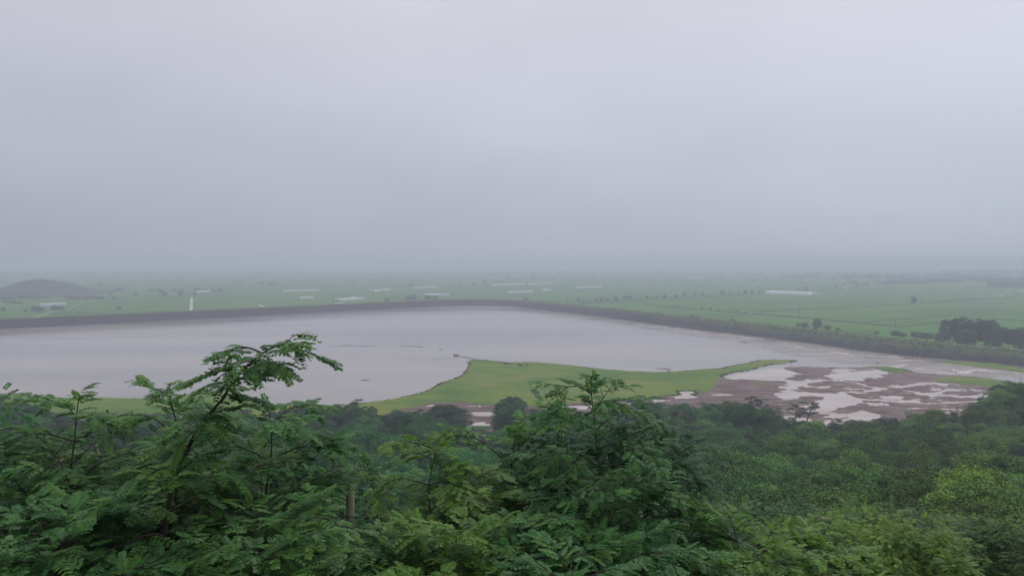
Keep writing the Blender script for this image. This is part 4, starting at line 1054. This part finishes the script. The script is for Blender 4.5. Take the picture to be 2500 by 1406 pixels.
# foam and standing waves where the brown stream rushes in
def foam(px_line, half, seed, n=60):
    P = np.array(gp(px_line)); rs_ = np.random.RandomState(seed); P = resample(P, .5); Vv = []; Qd = []; k = 0
    for i in range(n):
        c = P[rs_.randint(len(P))] + rs_.randn(2) * half * [1.6, .6]; a = rs_.uniform(-.35, .25); L = rs_.uniform(.3, 1.6); w = rs_.uniform(.1, .4)
        m = 8; an = np.linspace(0, 2 * math.pi, m, endpoint=False); rr = 1 + .35 * rs_.randn(m)
        q = np.stack([np.cos(an) * L * rr, np.sin(an) * w * rr], 1); ca, sa = math.cos(a), math.sin(a)
        q = np.stack([q[:, 0] * ca - q[:, 1] * sa, q[:, 0] * sa + q[:, 1] * ca], 1) + c
        top = np.concatenate([[[c[0], c[1], rs_.uniform(.10, .3)]], np.concatenate([q, np.full((m, 1), .0)], 1)]); Vv.append(top)
        Qd += [(k, k + 1 + j, k + 1 + (j + 1) % m) for j in range(m)]; k += m + 1
    return np.concatenate(Vv), np.array(Qd)
FV = []; FQ = []; off = 0
for s_, (ln, hw, n) in enumerate([([(2192, 881), (2222, 879), (2245, 879)], .5, 50), ([(2185, 895), (2205, 892), (2220, 890)], .8, 50), ([(2238, 898), (2246, 899)], .5, 14), ([(2285, 905), (2310, 910), (2350, 912), (2362, 907), (2385, 902)], 1.0, 130),
        ([(2390, 903), (2430, 907), (2450, 908)], .8, 70), ([(2330, 903), (2345, 908)], .8, 30), ([(2175, 872), (2195, 873)], .5, 12), ([(2035, 859), (2075, 865), (2100, 868)], 1.2, 40), ([(1930, 845), (1985, 853)], 1.2, 30), ([(1560, 794), (1585, 794)], .8, 10), ([(1600, 796), (1700, 808)], 1.5, 16), ([(1760, 818), (1850, 829)], 1.8, 26), ([(2450, 908), (2500, 913)], .6, 25)]):
    v, q = foam(ln, hw, s_, n); FV.append(v); FQ.append(q + off); off += len(v)
tag(link('foam', mesh_np('foam', np.concatenate(FV), np.concatenate(FQ), True), M_FOAM), kind='stuff')
# choppy brown current along the foot of the embankment: raised streaks of water
M_CUR, cnt_, cb, cr_ = water_mat('brown_current', (0.17, 0.135, 0.12), (0.30, 0.25, 0.225), 0.05, (0.35, 1.6, 1), 0.2, 0.2, 1.2)
curp = [(1520, 785), (1660, 801), (1828, 820.5), (1996, 842), (2080, 854), (2211, 870), (2300, 886), (2424, 897), (2520, 911), (2560, 925), (2440, 921), (2330, 914), (2240, 908), (2200, 895), (2100, 893), (1990, 880), (1900, 862), (1760, 828), (1600, 803)]
cx = np.arange(60, 330, 1.1); cyv = np.arange(300, 760, 1.6); CX, CY = np.meshgrid(cx, cyv)
cm = blur(in_poly(CX, CY, gp(curp)).astype(float), 2, 3, 2)
chz = -0.10 + 0.16 * cm + 0.22 * fbm(CX / 7, CY / 5, 4, 21) * cm + 0.2 * fbm(CX / 20, CY / 10, 3, 22) * cm
Vc = np.stack([CX.ravel(), CY.ravel(), chz.ravel()], 1); nx = len(cx); ny = len(cyv); i = np.arange((ny - 1) * (nx - 1)); r2 = i // (nx - 1); c2_ = i % (nx - 1); a = r2 * nx + c2_
Qc = np.stack([a, a + 1, a + nx + 1, a + nx], 1); kq = (cm.ravel()[Qc].mean(1) > .12) & (chz.ravel()[Qc].max(1) > -.03)
tag(link('current', submesh('current', Vc, Qc[kq]), M_CUR), kind='structure')

# ------------------------------------------------------------------ embankment shrubs and the trees beyond
SB = (0.062, 0.092, 0.052, 1)
k = 0
for px, py, s in [(1722, 786.5, 1.6), (1735, 788, 1.9), (1745, 789, 2.3), (1757, 792, 1.8), (1768, 790, 2.0), (1782, 793, 1.6), (1797, 797, 2.8), (1808, 799, 2.0), (1826, 800, 2.4), (1842, 802, 1.6), (1875, 803, 2.4), (1893, 805, 2.6), (1905, 807, 1.8),
                  (1921, 808, 2.2), (1938, 811, 2.0), (1957, 811, 2.4), (1972, 813, 1.8), (1990, 817, 2.6), (2004, 819, 2.0), (2022, 820, 1.8), (1560, 771, 3.2), (1545, 773, 2.4), (1578, 775, 2.6), (1443, 755, 2.2), (1607, 777, 2.4), (2118, 830, 1.8), (2150, 834, 2.0), (2205, 843, 2.0), (2255, 850, 1.8), (2300, 852, 2.0), (2340, 858, 1.8), (2400, 862, 2.0)]:
    # stand on the face: find the slope point whose picture row this is
    best = None
    for hgt in np.linspace(.5, DAM_H, 14):
        p = at(px, py, hgt); dd = np.min(np.linalg.norm(dl - np.array([p.x, p.y]), axis=1)); e = abs(dd - hgt / DAM_H * DAM_IN)
        if best is None or e < best[0]: best = (e, p)
    k += 1
    place_tree(VAR_BUSH[k % 2], tuple(best[1]), s * .58, k * 1.3, SB if k % 3 else (0.045, 0.078, 0.036, 1), f'small pale bush on the embankment face, {ordw(k) if k <= 20 else "near the stream mouth"}' + (' listed from the grassy notch' if k <= 20 else f', {ordw(k - 20)} of that cluster'), 'bushes on the embankment face', 'bush', 'bush', 1.5)
# grassy notch on the dam face is greener: a patch of weeds
ii = rng.randint(0, len(dl), 60000); uu = rng.rand(60000) * DAM_IN
P2 = dl[ii] + dn[ii] * uu[:, None] + rng.rand(60000, 2) * 2
den = np.clip((uu / DAM_IN - .62) * 2.2, 0, 1) * np.clip(.35 + P2[:, 0] / 260, .0, 1) + .8 * np.exp(-((P2[:, 0] - 112) / 14) ** 2) * (P2[:, 1] > 640) + .5 * np.clip((P2[:, 0] - 170) / 60, 0, 1) * (uu < 4)
sel = rng.rand(60000) < den * (.3 + 1.2 * np.clip(fbm(P2[:, 0] / 9, P2[:, 1] / 14, 3, 33) + .4, 0, 1)); P2 = P2[sel]; uu = uu[sel]
o = tufts('slope_weeds', np.concatenate([P2, (uu / DAM_IN * DAM_H)[:, None]], 1), .6, .8, M_CROWN, seed=10, color=(0.052, 0.085, 0.040, 1)); o.parent = dam

GR = [ # grove beyond the embankment
 (2318, 838, 776, 0, DG, 'leftmost big dark tree of the grove behind the embankment', 1.1), (2345, 842, 770, 1, DG, 'big dark round topped tree, second from the left in the grove', 1.1), (2378, 845, 773, 2, DG, 'big dark tree in the middle of the grove behind the embankment', 1.15),
 (2408, 846, 776, 3, DG, 'big dark tree right of the middle of the grove', 1.1), (2440, 850, 790, 4, MG, 'lighter green tree on the right shoulder of the grove', 1.2), (2475, 852, 798, 0, DG, 'dark tree of the grove near the right edge of the view', 1.2),
 (2510, 855, 796, 1, DG, 'dark tree cut by the right edge behind the embankment', 1.2), (2360, 850, 800, 3, MG, 'lower tree in front of the grove, left', 1.3), (2425, 856, 815, 2, MG, 'lower tree in front of the grove, middle', 1.3), (2490, 858, 826, 4, DG, 'low dark tree in front of the grove at the right edge', 1.4),
 (2295, 840, 806, 2, MG, 'small tree leaning against the left side of the grove', 1.2),
 (2188, 824, 806, 1, DG, 'round dark bush tree beside the embankment left of the grove', 1.9), (2206, 824, 810, 2, MG, 'lighter bush tree right of the round dark one', 1.7), (2238, 828, 808, 3, MG, 'pale green bush tree halfway to the grove', 1.9), (2262, 832, 810, 0, MG, 'broad bush tree just left of the grove', 1.9), (2140, 817, 808, 4, MG, 'tiny bush behind the crest left of the round dark bush tree', 2.0),
 (1995, 807, 776, 1, DG, 'tall middle tree of the clump behind the embankment', 1.1), (1965, 802, 785, 2, DG, 'left tree of the clump behind the embankment', 1.6), (1950, 798, 789, 3, DG, 'lowest left bush of the clump behind the embankment', 1.9), (2020, 808, 792, 0, DG, 'right tree of the clump behind the embankment', 1.5), (2045, 809, 800, 4, MG, 'low bush trailing right from the clump behind the embankment', 2.0),
 (1788, 784, 777, 2, DG, 'low dark bush behind the crest left of the clump', 3.0), (1690, 775, 768, 3, MG, 'small bush behind the crest near the stream notch', 2.2), (1704, 776, 770, 4, MG, 'smaller bush right of the one near the stream notch', 2.2),
 (1280, 733, 726, 0, MG, 'small bush on the crest just right of the embankment corner', 2.0),
]
for i, (px, b, t, v, col, lab, wd) in enumerate(GR):
    t += (b - t) * .08; col = (col[0] * 1.6, col[1] * 1.55, col[2] * 1.3, 1)
    tree_px(px, b, t, VAR_MID[v], col, lab, 'trees behind the embankment', wide=wd, z=1.0, seed=i)

# ------------------------------------------------------------------ the plain: dikes, roads, ditches, hedges
M_DIKE = simple_mat('dike_grass', (0.014, 0.026, 0.012), (0.034, 0.050, 0.022), 0.4, 0.9)
M_ROAD = simple_mat('pale_road', (0.34, 0.34, 0.31), (0.46, 0.45, 0.42), 0.5, 0.85)
M_BARE = simple_mat('bare_earth', (0.12, 0.09, 0.06), (0.17, 0.13, 0.09), 0.4, 0.9)
def strip(name, px_line, width, hgt, mat, kind='structure', z0=0.0, label=None, cat=None, group=None, side=0.0):
    P = smooth_line(resample(np.array(gp(px_line)), 6.0), 2); n = len(P); T = np.gradient(P, axis=0); T /= np.linalg.norm(T, axis=1)[:, None] + 1e-9; Nn = np.stack([-T[:, 1], T[:, 0]], 1)
    us = np.array([-.5, -.32, .32, .5]) * width + side; hs = np.array([-.05, hgt, hgt, -.05]) + z0
    w = 1 + .25 * (np.random.RandomState(len(px_line)).rand(n) - .5)
    pos = P[:, None] + Nn[:, None] * (us[None] * w[:, None])[..., None]; Vv = np.concatenate([pos, np.tile(hs, (n, 1))[..., None]], 2).reshape(-1, 3)
    i = np.arange((n - 1) * 3); r = i // 3; k = i % 3; a = r * 4 + k
    o = link(name, mesh_np(name, Vv, np.stack([a, a + 4, a + 5, a + 1], 1)[:, ::-1]), mat)
    tag(o, label, cat, group, kind); return o
strip('dike', [(1820, 763), (1900, 758.5), (2080, 749.5), (2230, 741.5), (2330, 735), (2420, 729), (2490, 725)], 4.0, .9, M_DIKE)
strip('road', [(1822, 762), (1900, 757.4), (2080, 748.4), (2220, 741)], 2.6, .10, M_ROAD, side=4.5)
strip('road', [(1822, 762.5), (1842, 763.2)], 9.0, .12, M_ROAD)
strip('dike', [(1400, 743), (1500, 737), (1600, 731), (1700, 724.5), (1862, 716.5), (1960, 712)], 5.0, 1.0, M_DIKE)
strip('dike', [(1600, 750), (1660, 752.8), (1740, 758.5), (1811, 764.5), (1900, 771), (2000, 780), (2080, 787.5), (2191, 798.5)], 2.6, .8, M_DIKE)
strip('bare_bank', [(1836, 765.5), (1870, 768.5), (1905, 771)], 3.5, .5, M_BARE, side=2.5)
strip('dike', [(2191, 798.5), (2240, 794.5), (2300, 788)], 1.6, .6, M_DIKE)
strip('dike', [(2108, 787), (2160, 782), (2230, 777.5), (2310, 773)], 1.2, .5, M_DIKE)
strip('dike', [(2420, 778), (2500, 783.5)], 1.4, .5, M_DIKE)
strip('dike', [(1570, 743), (1640, 748), (1664, 751)], 2.0, .8, M_DIKE)
strip('road', [(60, 780), (90, 773), (135, 759)], 2.6, .08, M_ROAD)
strip('road', [(172, 751), (195, 743.5)], 2.2, .08, M_ROAD)
strip('road', [(466, 764), (467, 745), (468, 727)], 4.0, .08, M_ROAD)
strip('road', [(632, 744), (645, 749.5)], 5.0, .08, M_ROAD)
strip('road', [(2200, 710), (2225, 710.3)], 9.0, .08, M_ROAD)
strip('road', [(2290, 721), (2330, 722), (2400, 724)], 5.0, .08, M_ROAD)
strip('road', [(2365, 716.6), (2420, 718), (2447, 720)], 4.5, .08, M_ROAD)
strip('road', [(2440, 719.5), (2450, 724.5)], 4.0, .08, M_ROAD)
strip('hedge', [(2080, 700), (2165, 697)], 7, 1.5, M_DIKE, kind='structure')
strip('hedge', [(1860, 688), (2000, 690), (2100, 693)], 9, 1.2, M_DIKE, kind='structure')
strip('hedge', [(2264, 704.5), (2278, 704.5)], 9, 2.0, M_DIKE)
strip('hedge', [(2352, 700), (2365, 700.6)], 9, 2.0, M_DIKE)
strip('bare_bank', [(2490, 715), (2520, 715), (2560, 716)], 36, .3, M_BARE)
strip('road', [(1255, 746.8), (1200, 744.4)], 0.5, .05, M_ROAD)
# crest path seen as a pale line towards the right
# small bushes of the plain --------------------------------------------------
HG = (0.050, 0.088, 0.048, 1)  # paler green for far trees: some of the haze is in the colour
LINE = [(1286, 734, 727), (1345, 737, 733), (1355, 738, 732), (1385, 738, 733), (1395, 738, 735), (1411, 738, 729), (1422, 738, 733), (1440, 737, 732), (1455, 736, 727), (1468, 736, 727), (1483, 735, 727), (1504, 735, 725), (1527, 732, 722), (1538, 732, 721),
        (1579, 731, 722), (1603, 728, 722), (1622, 729, 719), (1652, 727, 718), (1672, 722, 714), (1698, 722, 716), (1715, 722, 713), (1763, 720, 709.5), (1782, 719, 712), (1802, 719, 713), (1820, 718, 710), (1836, 717, 708), (1855, 716, 709),
        (1877, 709, 704), (1890, 708, 704), (1946, 709, 703), (1967, 710, 701), (2040, 703, 693), (2063, 700, 692), (2092, 702, 692), (2105, 700, 693)]
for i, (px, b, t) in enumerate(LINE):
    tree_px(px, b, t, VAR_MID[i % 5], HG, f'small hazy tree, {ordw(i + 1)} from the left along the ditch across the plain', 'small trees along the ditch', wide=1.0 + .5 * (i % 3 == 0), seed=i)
tree_px(2231, 742, 722, VAR_MID[2], DG, 'lone round headed tree on the dike in the green fields', wide=1.0)
NEARB = [(1735, 757, 751), (1757, 759, 754), (1800, 762, 757), (1712, 754, 750), (1675, 753, 750), (2248, 741, 737), (2362, 733, 729)]
for i, (px, b, t) in enumerate(NEARB):
    tree_px(px, b, t, VAR_MID[i % 5], MG, f'low bush, {ordw(i + 1)} from the left on the dikes of the green fields', 'low bushes on the field dikes', name='bush', cat='bush', wide=1.6, seed=i)
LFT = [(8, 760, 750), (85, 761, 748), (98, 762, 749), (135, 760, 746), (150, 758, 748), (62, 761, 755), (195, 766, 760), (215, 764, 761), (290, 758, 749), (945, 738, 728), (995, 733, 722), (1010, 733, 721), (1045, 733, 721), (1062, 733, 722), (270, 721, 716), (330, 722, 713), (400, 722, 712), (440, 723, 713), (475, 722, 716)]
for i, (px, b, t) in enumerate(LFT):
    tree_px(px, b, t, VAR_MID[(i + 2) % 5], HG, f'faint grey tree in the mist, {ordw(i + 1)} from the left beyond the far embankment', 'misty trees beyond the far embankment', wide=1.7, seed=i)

# ------------------------------------------------------------------ greenhouses, sheds, houses
M_FILM = simple_mat('greenhouse_film', (0.55, 0.58, 0.60), (0.68, 0.70, 0.72), 0.3, 0.4, spec=0.4)
M_FILM_HAZED = simple_mat('hazed_film', (0.30, 0.33, 0.35), (0.44, 0.46, 0.48), 0.15, 0.5, spec=0.3)  # dulled copy of the film: fading by haze put into the colour
M_END = simple_mat('greenhouse_end', (0.32, 0.34, 0.35), (0.42, 0.44, 0.45), 0.8, 0.6)
M_WALLH = simple_mat('house_wall', (0.55, 0.53, 0.50), (0.66, 0.64, 0.60), 0.5, 0.8)
M_ROOFH = simple_mat('house_roof', (0.50, 0.52, 0.56), (0.72, 0.73, 0.76), 0.3, 0.6)
M_DARKD = simple_mat('dark_opening', (0.04, 0.04, 0.045), (0.07, 0.07, 0.075), 0.5, 0.7)
def greenhouse(px0, py0, px1, py1, label, bays=1, w=7.0, hgt=3.2, group='white greenhouses on the plain'):
    a = at(px0, py0); b = at(px1, py1); d = (b - a); L = d.length; ang = math.atan2(d.y, d.x)
    root = empty('greenhouse', tuple(a), label, 'greenhouse', group); root.rotation_euler = (0, 0, ang)
    for k in range(bays):
        m = MB(); n = 10; an = np.linspace(0, math.pi, n); cy_ = np.cos(an) * w / 2 + w / 2 + k * (w + .3); cz = np.sin(an) ** .75 * (hgt - .9) + .9 * (np.arange(n) > 0) * (np.arange(n) < n - 1)
        ribs = max(2, int(L / 12)); Vv = []; Qd = []
        for r in range(ribs + 1):
            x = L * r / ribs; sag = .03 * (r % 2); Vv += [(x, cy_[j], max(0, cz[j] - sag)) for j in range(n)]
        for r in range(ribs):
            for j in range(n - 1): a_ = r * n + j; Qd.append((a_, a_ + n, a_ + n + 1, a_ + 1))
        m.add(Vv, Qd); link('cover', m.mesh('cover', True), M_FILM if bays == 2 and L > 60 and a.x > 200 else M_FILM_HAZED, root)
        for x in (0.05, L - .05):
            e = MB(); Ve = [(x, cy_[j], cz[j]) for j in range(n)] + [(x, w / 2 + k * (w + .3), 0)]
            e.add(Ve, T=[(n, j, j + 1) for j in range(n - 1)]); ew = link('end_wall', e.mesh('end_wall'), M_END, root)
            dr = MB(); dr.box((x + (-.04 if x < 1 else .04), w / 2 + k * (w + .3), 1.1), (.06, 2.2, 2.2)); link('door', dr.mesh('door'), M_DARKD, ew)
    return root
greenhouse(1868, 717, 1982, 721.5, 'long white double greenhouse lying in the green fields at the right', 2, 8, 5.2, group=None)
G = [(1982, 721, 2001, 720, 'short white shed roof at the right end of the long double greenhouse', 1, 3.0),
 (1240, 716.5, 1303, 713.5, 'white greenhouse straight beyond the embankment corner', 1, 3.6), (1323, 711, 1347, 709.8, 'short white greenhouse right of the one beyond the corner', 1, 3.6),
 (1405, 704.6, 1470, 702.6, 'hazy white greenhouse above the start of the tree lined ditch', 1, 4), (1200, 698.5, 1284, 695.6, 'faint long greenhouse in the far mist, left of two in line', 1, 4), (1290, 695.8, 1350, 694.2, 'faint greenhouse in the far mist, right of two in line', 1, 4),
 (1011, 705.5, 1072, 703, 'faint greenhouse above the dark clump beyond the far embankment', 1, 3.6), (1036, 723, 1097, 722.5, 'pale cluster of joined greenhouses behind the dark clump', 3, 3.6),
 (827, 735.5, 892, 732, 'pale greenhouse low over the far embankment', 2, 3.6), (858, 730, 872, 729, 'tiny pale roof above the greenhouse low over the far embankment', 1, 3.2),
 (914, 713, 934, 711, 'left of the crumpled pale greenhouses in the mist', 2, 3.6), (936, 710.5, 954, 709, 'right of the crumpled pale greenhouses in the mist', 1, 3.6),
 (690, 713.5, 780, 711.5, 'long faint greenhouse in the mist above the arching shoot', 1, 4), (733, 730, 766, 728.5, 'short pale greenhouse above the arching shoot', 1, 3.2),
 (98, 749, 163, 746.5, 'pale greenhouse at the foot of the wooded hill on the left', 1, 4.2), (481, 715, 519, 712.8, 'faint greenhouse right of the straight road in the mist', 1, 3.8),
 (1681, 682, 1722, 681, 'faint white greenhouse far off in the mist right of centre', 1, 5), (2058, 705.2, 2068, 705, 'tiny white shed right of the long double greenhouse', 1, 3),
 (822, 743.5, 842, 743.2, 'low pale plastic tunnel just over the far embankment', 1, 2.0)]
for a_, b_, c_, d_, lab, bays, hh in G:
    greenhouse(a_, b_, c_, d_, lab, bays, 7.5, hh)
def house(px, py, w, d, h, label, rz=0.0, roof=M_ROOFH, rh=1.8, name='house', cat='house', group='pale houses in the mist', dz=0.0):
    p = at(px, py); root = empty(name, (p.x, p.y, dz), label, cat, group); root.rotation_euler = (0, 0, rz)
    m = MB(); m.box((0, 0, h / 2), (w, d, h)); wl_ = link('wall', m.mesh('wall'), M_WALLH, root)
    r = MB(); o = .4
    r.add([(-w / 2 - o, -d / 2 - o, h), (w / 2 + o, -d / 2 - o, h), (w / 2 + o, d / 2 + o, h), (-w / 2 - o, d / 2 + o, h), (-w / 2 - o, 0, h + rh), (w / 2 + o, 0, h + rh)],
          [(0, 1, 5, 4), (2, 3, 4, 5), (0, 3, 2, 1)], [(0, 4, 3), (1, 2, 5)]); link('roof', r.mesh('roof'), roof, root)
    for i in range(max(1, int(w / 5))):
        x = -w / 2 + w * (i + .5) / max(1, int(w / 5)); q = MB(); q.box((x, -d / 2 - .03, h * .55), (1.6, .1, h * .35)); link('window', q.mesh('window'), M_DARKD, wl_)
HOU = [(2435, 684, 16, 9, 5, 'leftmost white house of the village in the mist'), (2447, 683, 10, 8, 4, 'small white house second from the left in the village'), (2455, 683, 14, 9, 5, 'white house in the middle left of the village'), (2465, 682.5, 15, 9, 5, 'white house in the middle of the village'),
       (2477, 682.5, 13, 9, 4.5, 'white house right of the middle of the village'), (2487, 682, 9, 8, 4, 'little white house near the right edge in the village'), (2495, 682, 13, 9, 5, 'white house at the right edge of the village'), (2467, 668, 16, 9, 6, 'white roofed house standing above the village in the mist'), (2478, 668, 8, 8, 5, 'small pale house above the village'),
       (2308, 679.5, 14, 9, 4.5, 'lone pale house far left of the village'), (2363, 676, 18, 9, 4.5, 'pale house below the long grey hall'), (2341, 682, 12, 9, 5, 'small greyish house left of the village')]
for i, (px, py, w, d, h, lab) in enumerate(HOU):
    house(px, py, w, d, h, lab, .3 * math.sin(i * 2.1))
house(2368, 673.5, 95, 24, 7, 'long low grey hall with flat pale roof in the mist', .0, rh=2.5, name='warehouse', cat='warehouse', group=None)
house(2412, 672.5, 50, 24, 9, 'tall grey hall right of the long low one in the mist', .0, rh=2.5, name='warehouse', cat='warehouse', group=None)
house(2462, 722.5, 4.5, 3.2, 4.2, 'narrow white hut beside the flooded strips', .0, rh=.6, name='hut', cat='hut', group=None)
house(2500, 713, 24, 12, 1.6, 'wide shed with pale roof at the right edge in the fields', .15, rh=1.6, name='shed', cat='shed', group=None)
house(2238, 741.5, 4.8, 2.5, .5, 'low white tarpaulin covered stack beside the lone tree', -.2, rh=.5, name='covered_stack', cat='covered stack', group=None)

# utility poles -------------------------------------------------------------
M_POLE = simple_mat('pole_concrete', (0.10, 0.10, 0.10), (0.15, 0.15, 0.15), 2, 0.85)
POL = [(1648, 741, 731), (1714.5, 754, 731), (1782.5, 760.5, 736), (1859.5, 766, 739), (1951, 775, 745), (2065, 785, 766), (2186, 799, 776)]
for i, (px, b, t) in enumerate(POL):
    p = at(px, b); H = (b - t) / FPX * p.y; root = empty('utility_pole', tuple(p), f'thin grey utility pole, {ordw(i + 1)} from the left in the row along the dike', 'utility pole', 'utility poles across the fields')
    m = MB(); m.tube([(0, 0, -.3), (0, 0, H * .5), (0, 0, H)], [.24, .2, .14], 6); link('pole', m.mesh('pole', True), M_POLE, root)
    m = MB(); m.box((0, 0, H - .7), (2.2, .14, .14)); m.box((0, 0, H - 1.6), (1.7, .14, .14)); link('crossarm', m.mesh('crossarm'), M_POLE, root)
# white field markers (scarecrow sticks and bags on the bunds)
for i, (px, py) in enumerate([(1866, 760), (1897, 768), (1953, 771), (1986, 771), (2124, 757), (2181, 791.5)]):
    m = MB(); m.box((0, 0, .9), (.6, .5, 1.3), taper=.6); m.tube([(0, 0, 0), (0, 0, .4)], .08, 4)
    o = link('field_marker', m.mesh('field_marker'), M_FILM, loc=tuple(at(px, py))); tag(o, f'tiny white marker in the paddies, {ordw(i + 1)} from the left', 'marker', 'white markers in the paddies')

# ------------------------------------------------------------------ the wooded hill at the left and far woods
hxp = [(-260, 736), (-120, 730), (-60, 724), (0, 716), (20, 710), (50, 697), (75, 685), (95, 679), (118, 685), (140, 688), (165, 698), (185, 708), (215, 712), (228, 713), (245, 719), (290, 726), (340, 731)]
HY = 1330.0
hx = [ (p - 1250) / FPX * HY for p, _ in hxp]; hzv = [max(0, EYE - (q - 640) / FPX * HY) for _, q in hxp]
def hill_zf(X, Y):
    top = np.interp(X, hx, hzv); t = np.clip(1 - ((Y - HY) / 95.0) ** 2, 0, 1); n = fbm(X / 16, Y / 16, 5, 40)
    return np.where(t > 0, top * t ** .8 + n * 3.0 * np.clip(top / 10, 0, 1) * t ** .3, 0) - .4
M_HILL = simple_mat('hill_wood', (0.030, 0.048, 0.036), (0.042, 0.062, 0.044), 0.07, 0.9)
sheet('hill', np.arange(-1060, -620, 4.0), np.arange(HY - 100, HY + 101, 4.0), hill_zf, M_HILL)
rs = np.random.RandomState(77)
HP = []; HS = []
for i in range(500):
    X = rs.uniform(-1050, -640); Y = rs.uniform(HY - 96, HY + 20); z = float(hill_zf(np.array([X]), np.array([Y]))[0])
    if z > 1.0: s = rs.uniform(.18, .34); HP.append((X, Y, z - 1.2)); HS.append((s * 1.2, s * 1.2, s))
src1 = [o for o in COL.objects if o.name.startswith('crown') and o.data == VAR_MID[0][1]][0]
src2 = [o for o in COL.objects if o.name.startswith('crown') and o.data == VAR_MID[3][1]][0]
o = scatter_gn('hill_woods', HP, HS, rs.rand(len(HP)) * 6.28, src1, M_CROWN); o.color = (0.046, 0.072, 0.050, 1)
FP = []; FS = []
def far_clump(px0, px1, py0, py1, n, s0, s1):
    for i in range(n):
        p = at(rs.uniform(px0, px1), rs.uniform(py0, py1)); s = rs.uniform(s0, s1); FP.append((p.x, p.y, -.5)); FS.append((s * rs.uniform(1.6, 3.2), s * rs.uniform(1.4, 2.2), s * .85))
far_clump(2080, 2180, 690, 695, 14, .9, 1.3); far_clump(2165, 2275, 686, 696, 44, 1.1, 2.0); far_clump(2270, 2500, 684, 692, 60, 1.2, 2.2); far_clump(2420, 2520, 688, 703, 60, 1.3, 2.6); far_clump(2040, 2500, 672, 684, 90, 1.4, 2.8)
far_clump(2300, 2540, 668, 673, 60, 2.0, 3.6); far_clump(1900, 2300, 672, 682, 40, 1.2, 2.2); far_clump(0, 300, 726, 731, 34, .5, .8); far_clump(-60, 60, 738, 744, 12, .5, .9); far_clump(250, 560, 709, 713, 16, .7, 1.1); far_clump(1180, 2100, 676, 690, 60, .8, 1.3)
far_clump(-100, 2600, 661, 674, 420, .9, 2.0); far_clump(-100, 1200, 676, 698, 120, .5, 1.1)
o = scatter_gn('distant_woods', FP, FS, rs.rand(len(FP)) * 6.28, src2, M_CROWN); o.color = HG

# ------------------------------------------------------------------ fence at the viewpoint
M_POST = simple_mat('mossy_concrete', (0.14, 0.175, 0.10), (0.27, 0.27, 0.20), 14, 0.9, 0.01, 60, spec=.2)
M_WIRE = simple_mat('rusty_wire', (0.03, 0.025, 0.022), (0.06, 0.05, 0.045), 20, 0.7)
fp = [(855, 1180, 8.0), (1430, 1215, 9.6), (2010, 1262, 10.3), (275, 1172, 8.6)]
T0 = atd(*fp[0]); fence = empty('fence', (T0.x, T0.y, float(ground_z(T0.x, T0.y))), 'wire fence with mossy round topped concrete posts half buried in the leaves', 'fence'); base0 = np.array(fence.location)
tops = []
for px, py, d in fp:
    t = np.array(atd(px, py, d)) - base0; g = float(ground_z(t[0] + base0[0], t[1] + base0[1])) - base0[2] - .2; tops.append(t)
    m = MB(); r = .043; m.tube([(t[0], t[1], g), (t[0], t[1], t[2] - .03), (t[0], t[1], t[2] - .008), (t[0], t[1], t[2])], [r, r, r * .86, r * .5], 14)
    link('post', m.mesh('post', True), M_POST, fence)
order = [3, 0, 1, 2]
for dz in (-.33, -.62, -.9):
    for a_, b_ in zip(order[:-1], order[1:]):
        a = tops[a_] + [0, -.05, dz]; b = tops[b_] + [0, -.05, dz]; f = np.linspace(0, 1, 9)[:, None]; P = a * (1 - f) + b * f; P[:, 2] -= .05 * np.sin(math.pi * f[:, 0])
        m = MB(); m.tube(P, .0045, 4); link('wire', m.mesh('wire'), M_WIRE, fence)
m = MB(); tpz = np.array(atd(236, 1083, 12.0)); gz = float(ground_z(tpz[0], tpz[1]))
m.tube([(0, 0, gz - .1 - tpz[2]), (0.01, 0, -.05), (0, 0, 0)], [.022, .020, .016], 7); o = link('stake', m.mesh('stake', True), simple_mat('pale_wood', (.22, .22, .18), (.32, .31, .26), 20, .8), loc=tuple(tpz)); tag(o, 'thin pale stake poking out of the leaves at the left', 'stake')

# ------------------------------------------------------------------ haze
HB = (-7900, 7900, -200, 7900, -3.2, 66.0)
m = MB(); m.box(((HB[0] + HB[1]) / 2, (HB[2] + HB[3]) / 2, (HB[4] + HB[5]) / 2), (HB[1] - HB[0], HB[3] - HB[2], HB[5] - HB[4]))
mh, nt, N, L = mat_new('haze_air')
out = N('ShaderNodeOutputMaterial'); pv = N('ShaderNodeVolumePrincipled'); pv.inputs['Color'].default_value = (0.71, 0.745, 0.885, 1)
pv.inputs['Density'].default_value = 0.00060; pv.inputs['Anisotropy'].default_value = 0.2
L(pv.outputs[0], out.inputs['Volume'])
o = link('haze', m.mesh('haze'), mh); tag(o, kind='stuff')
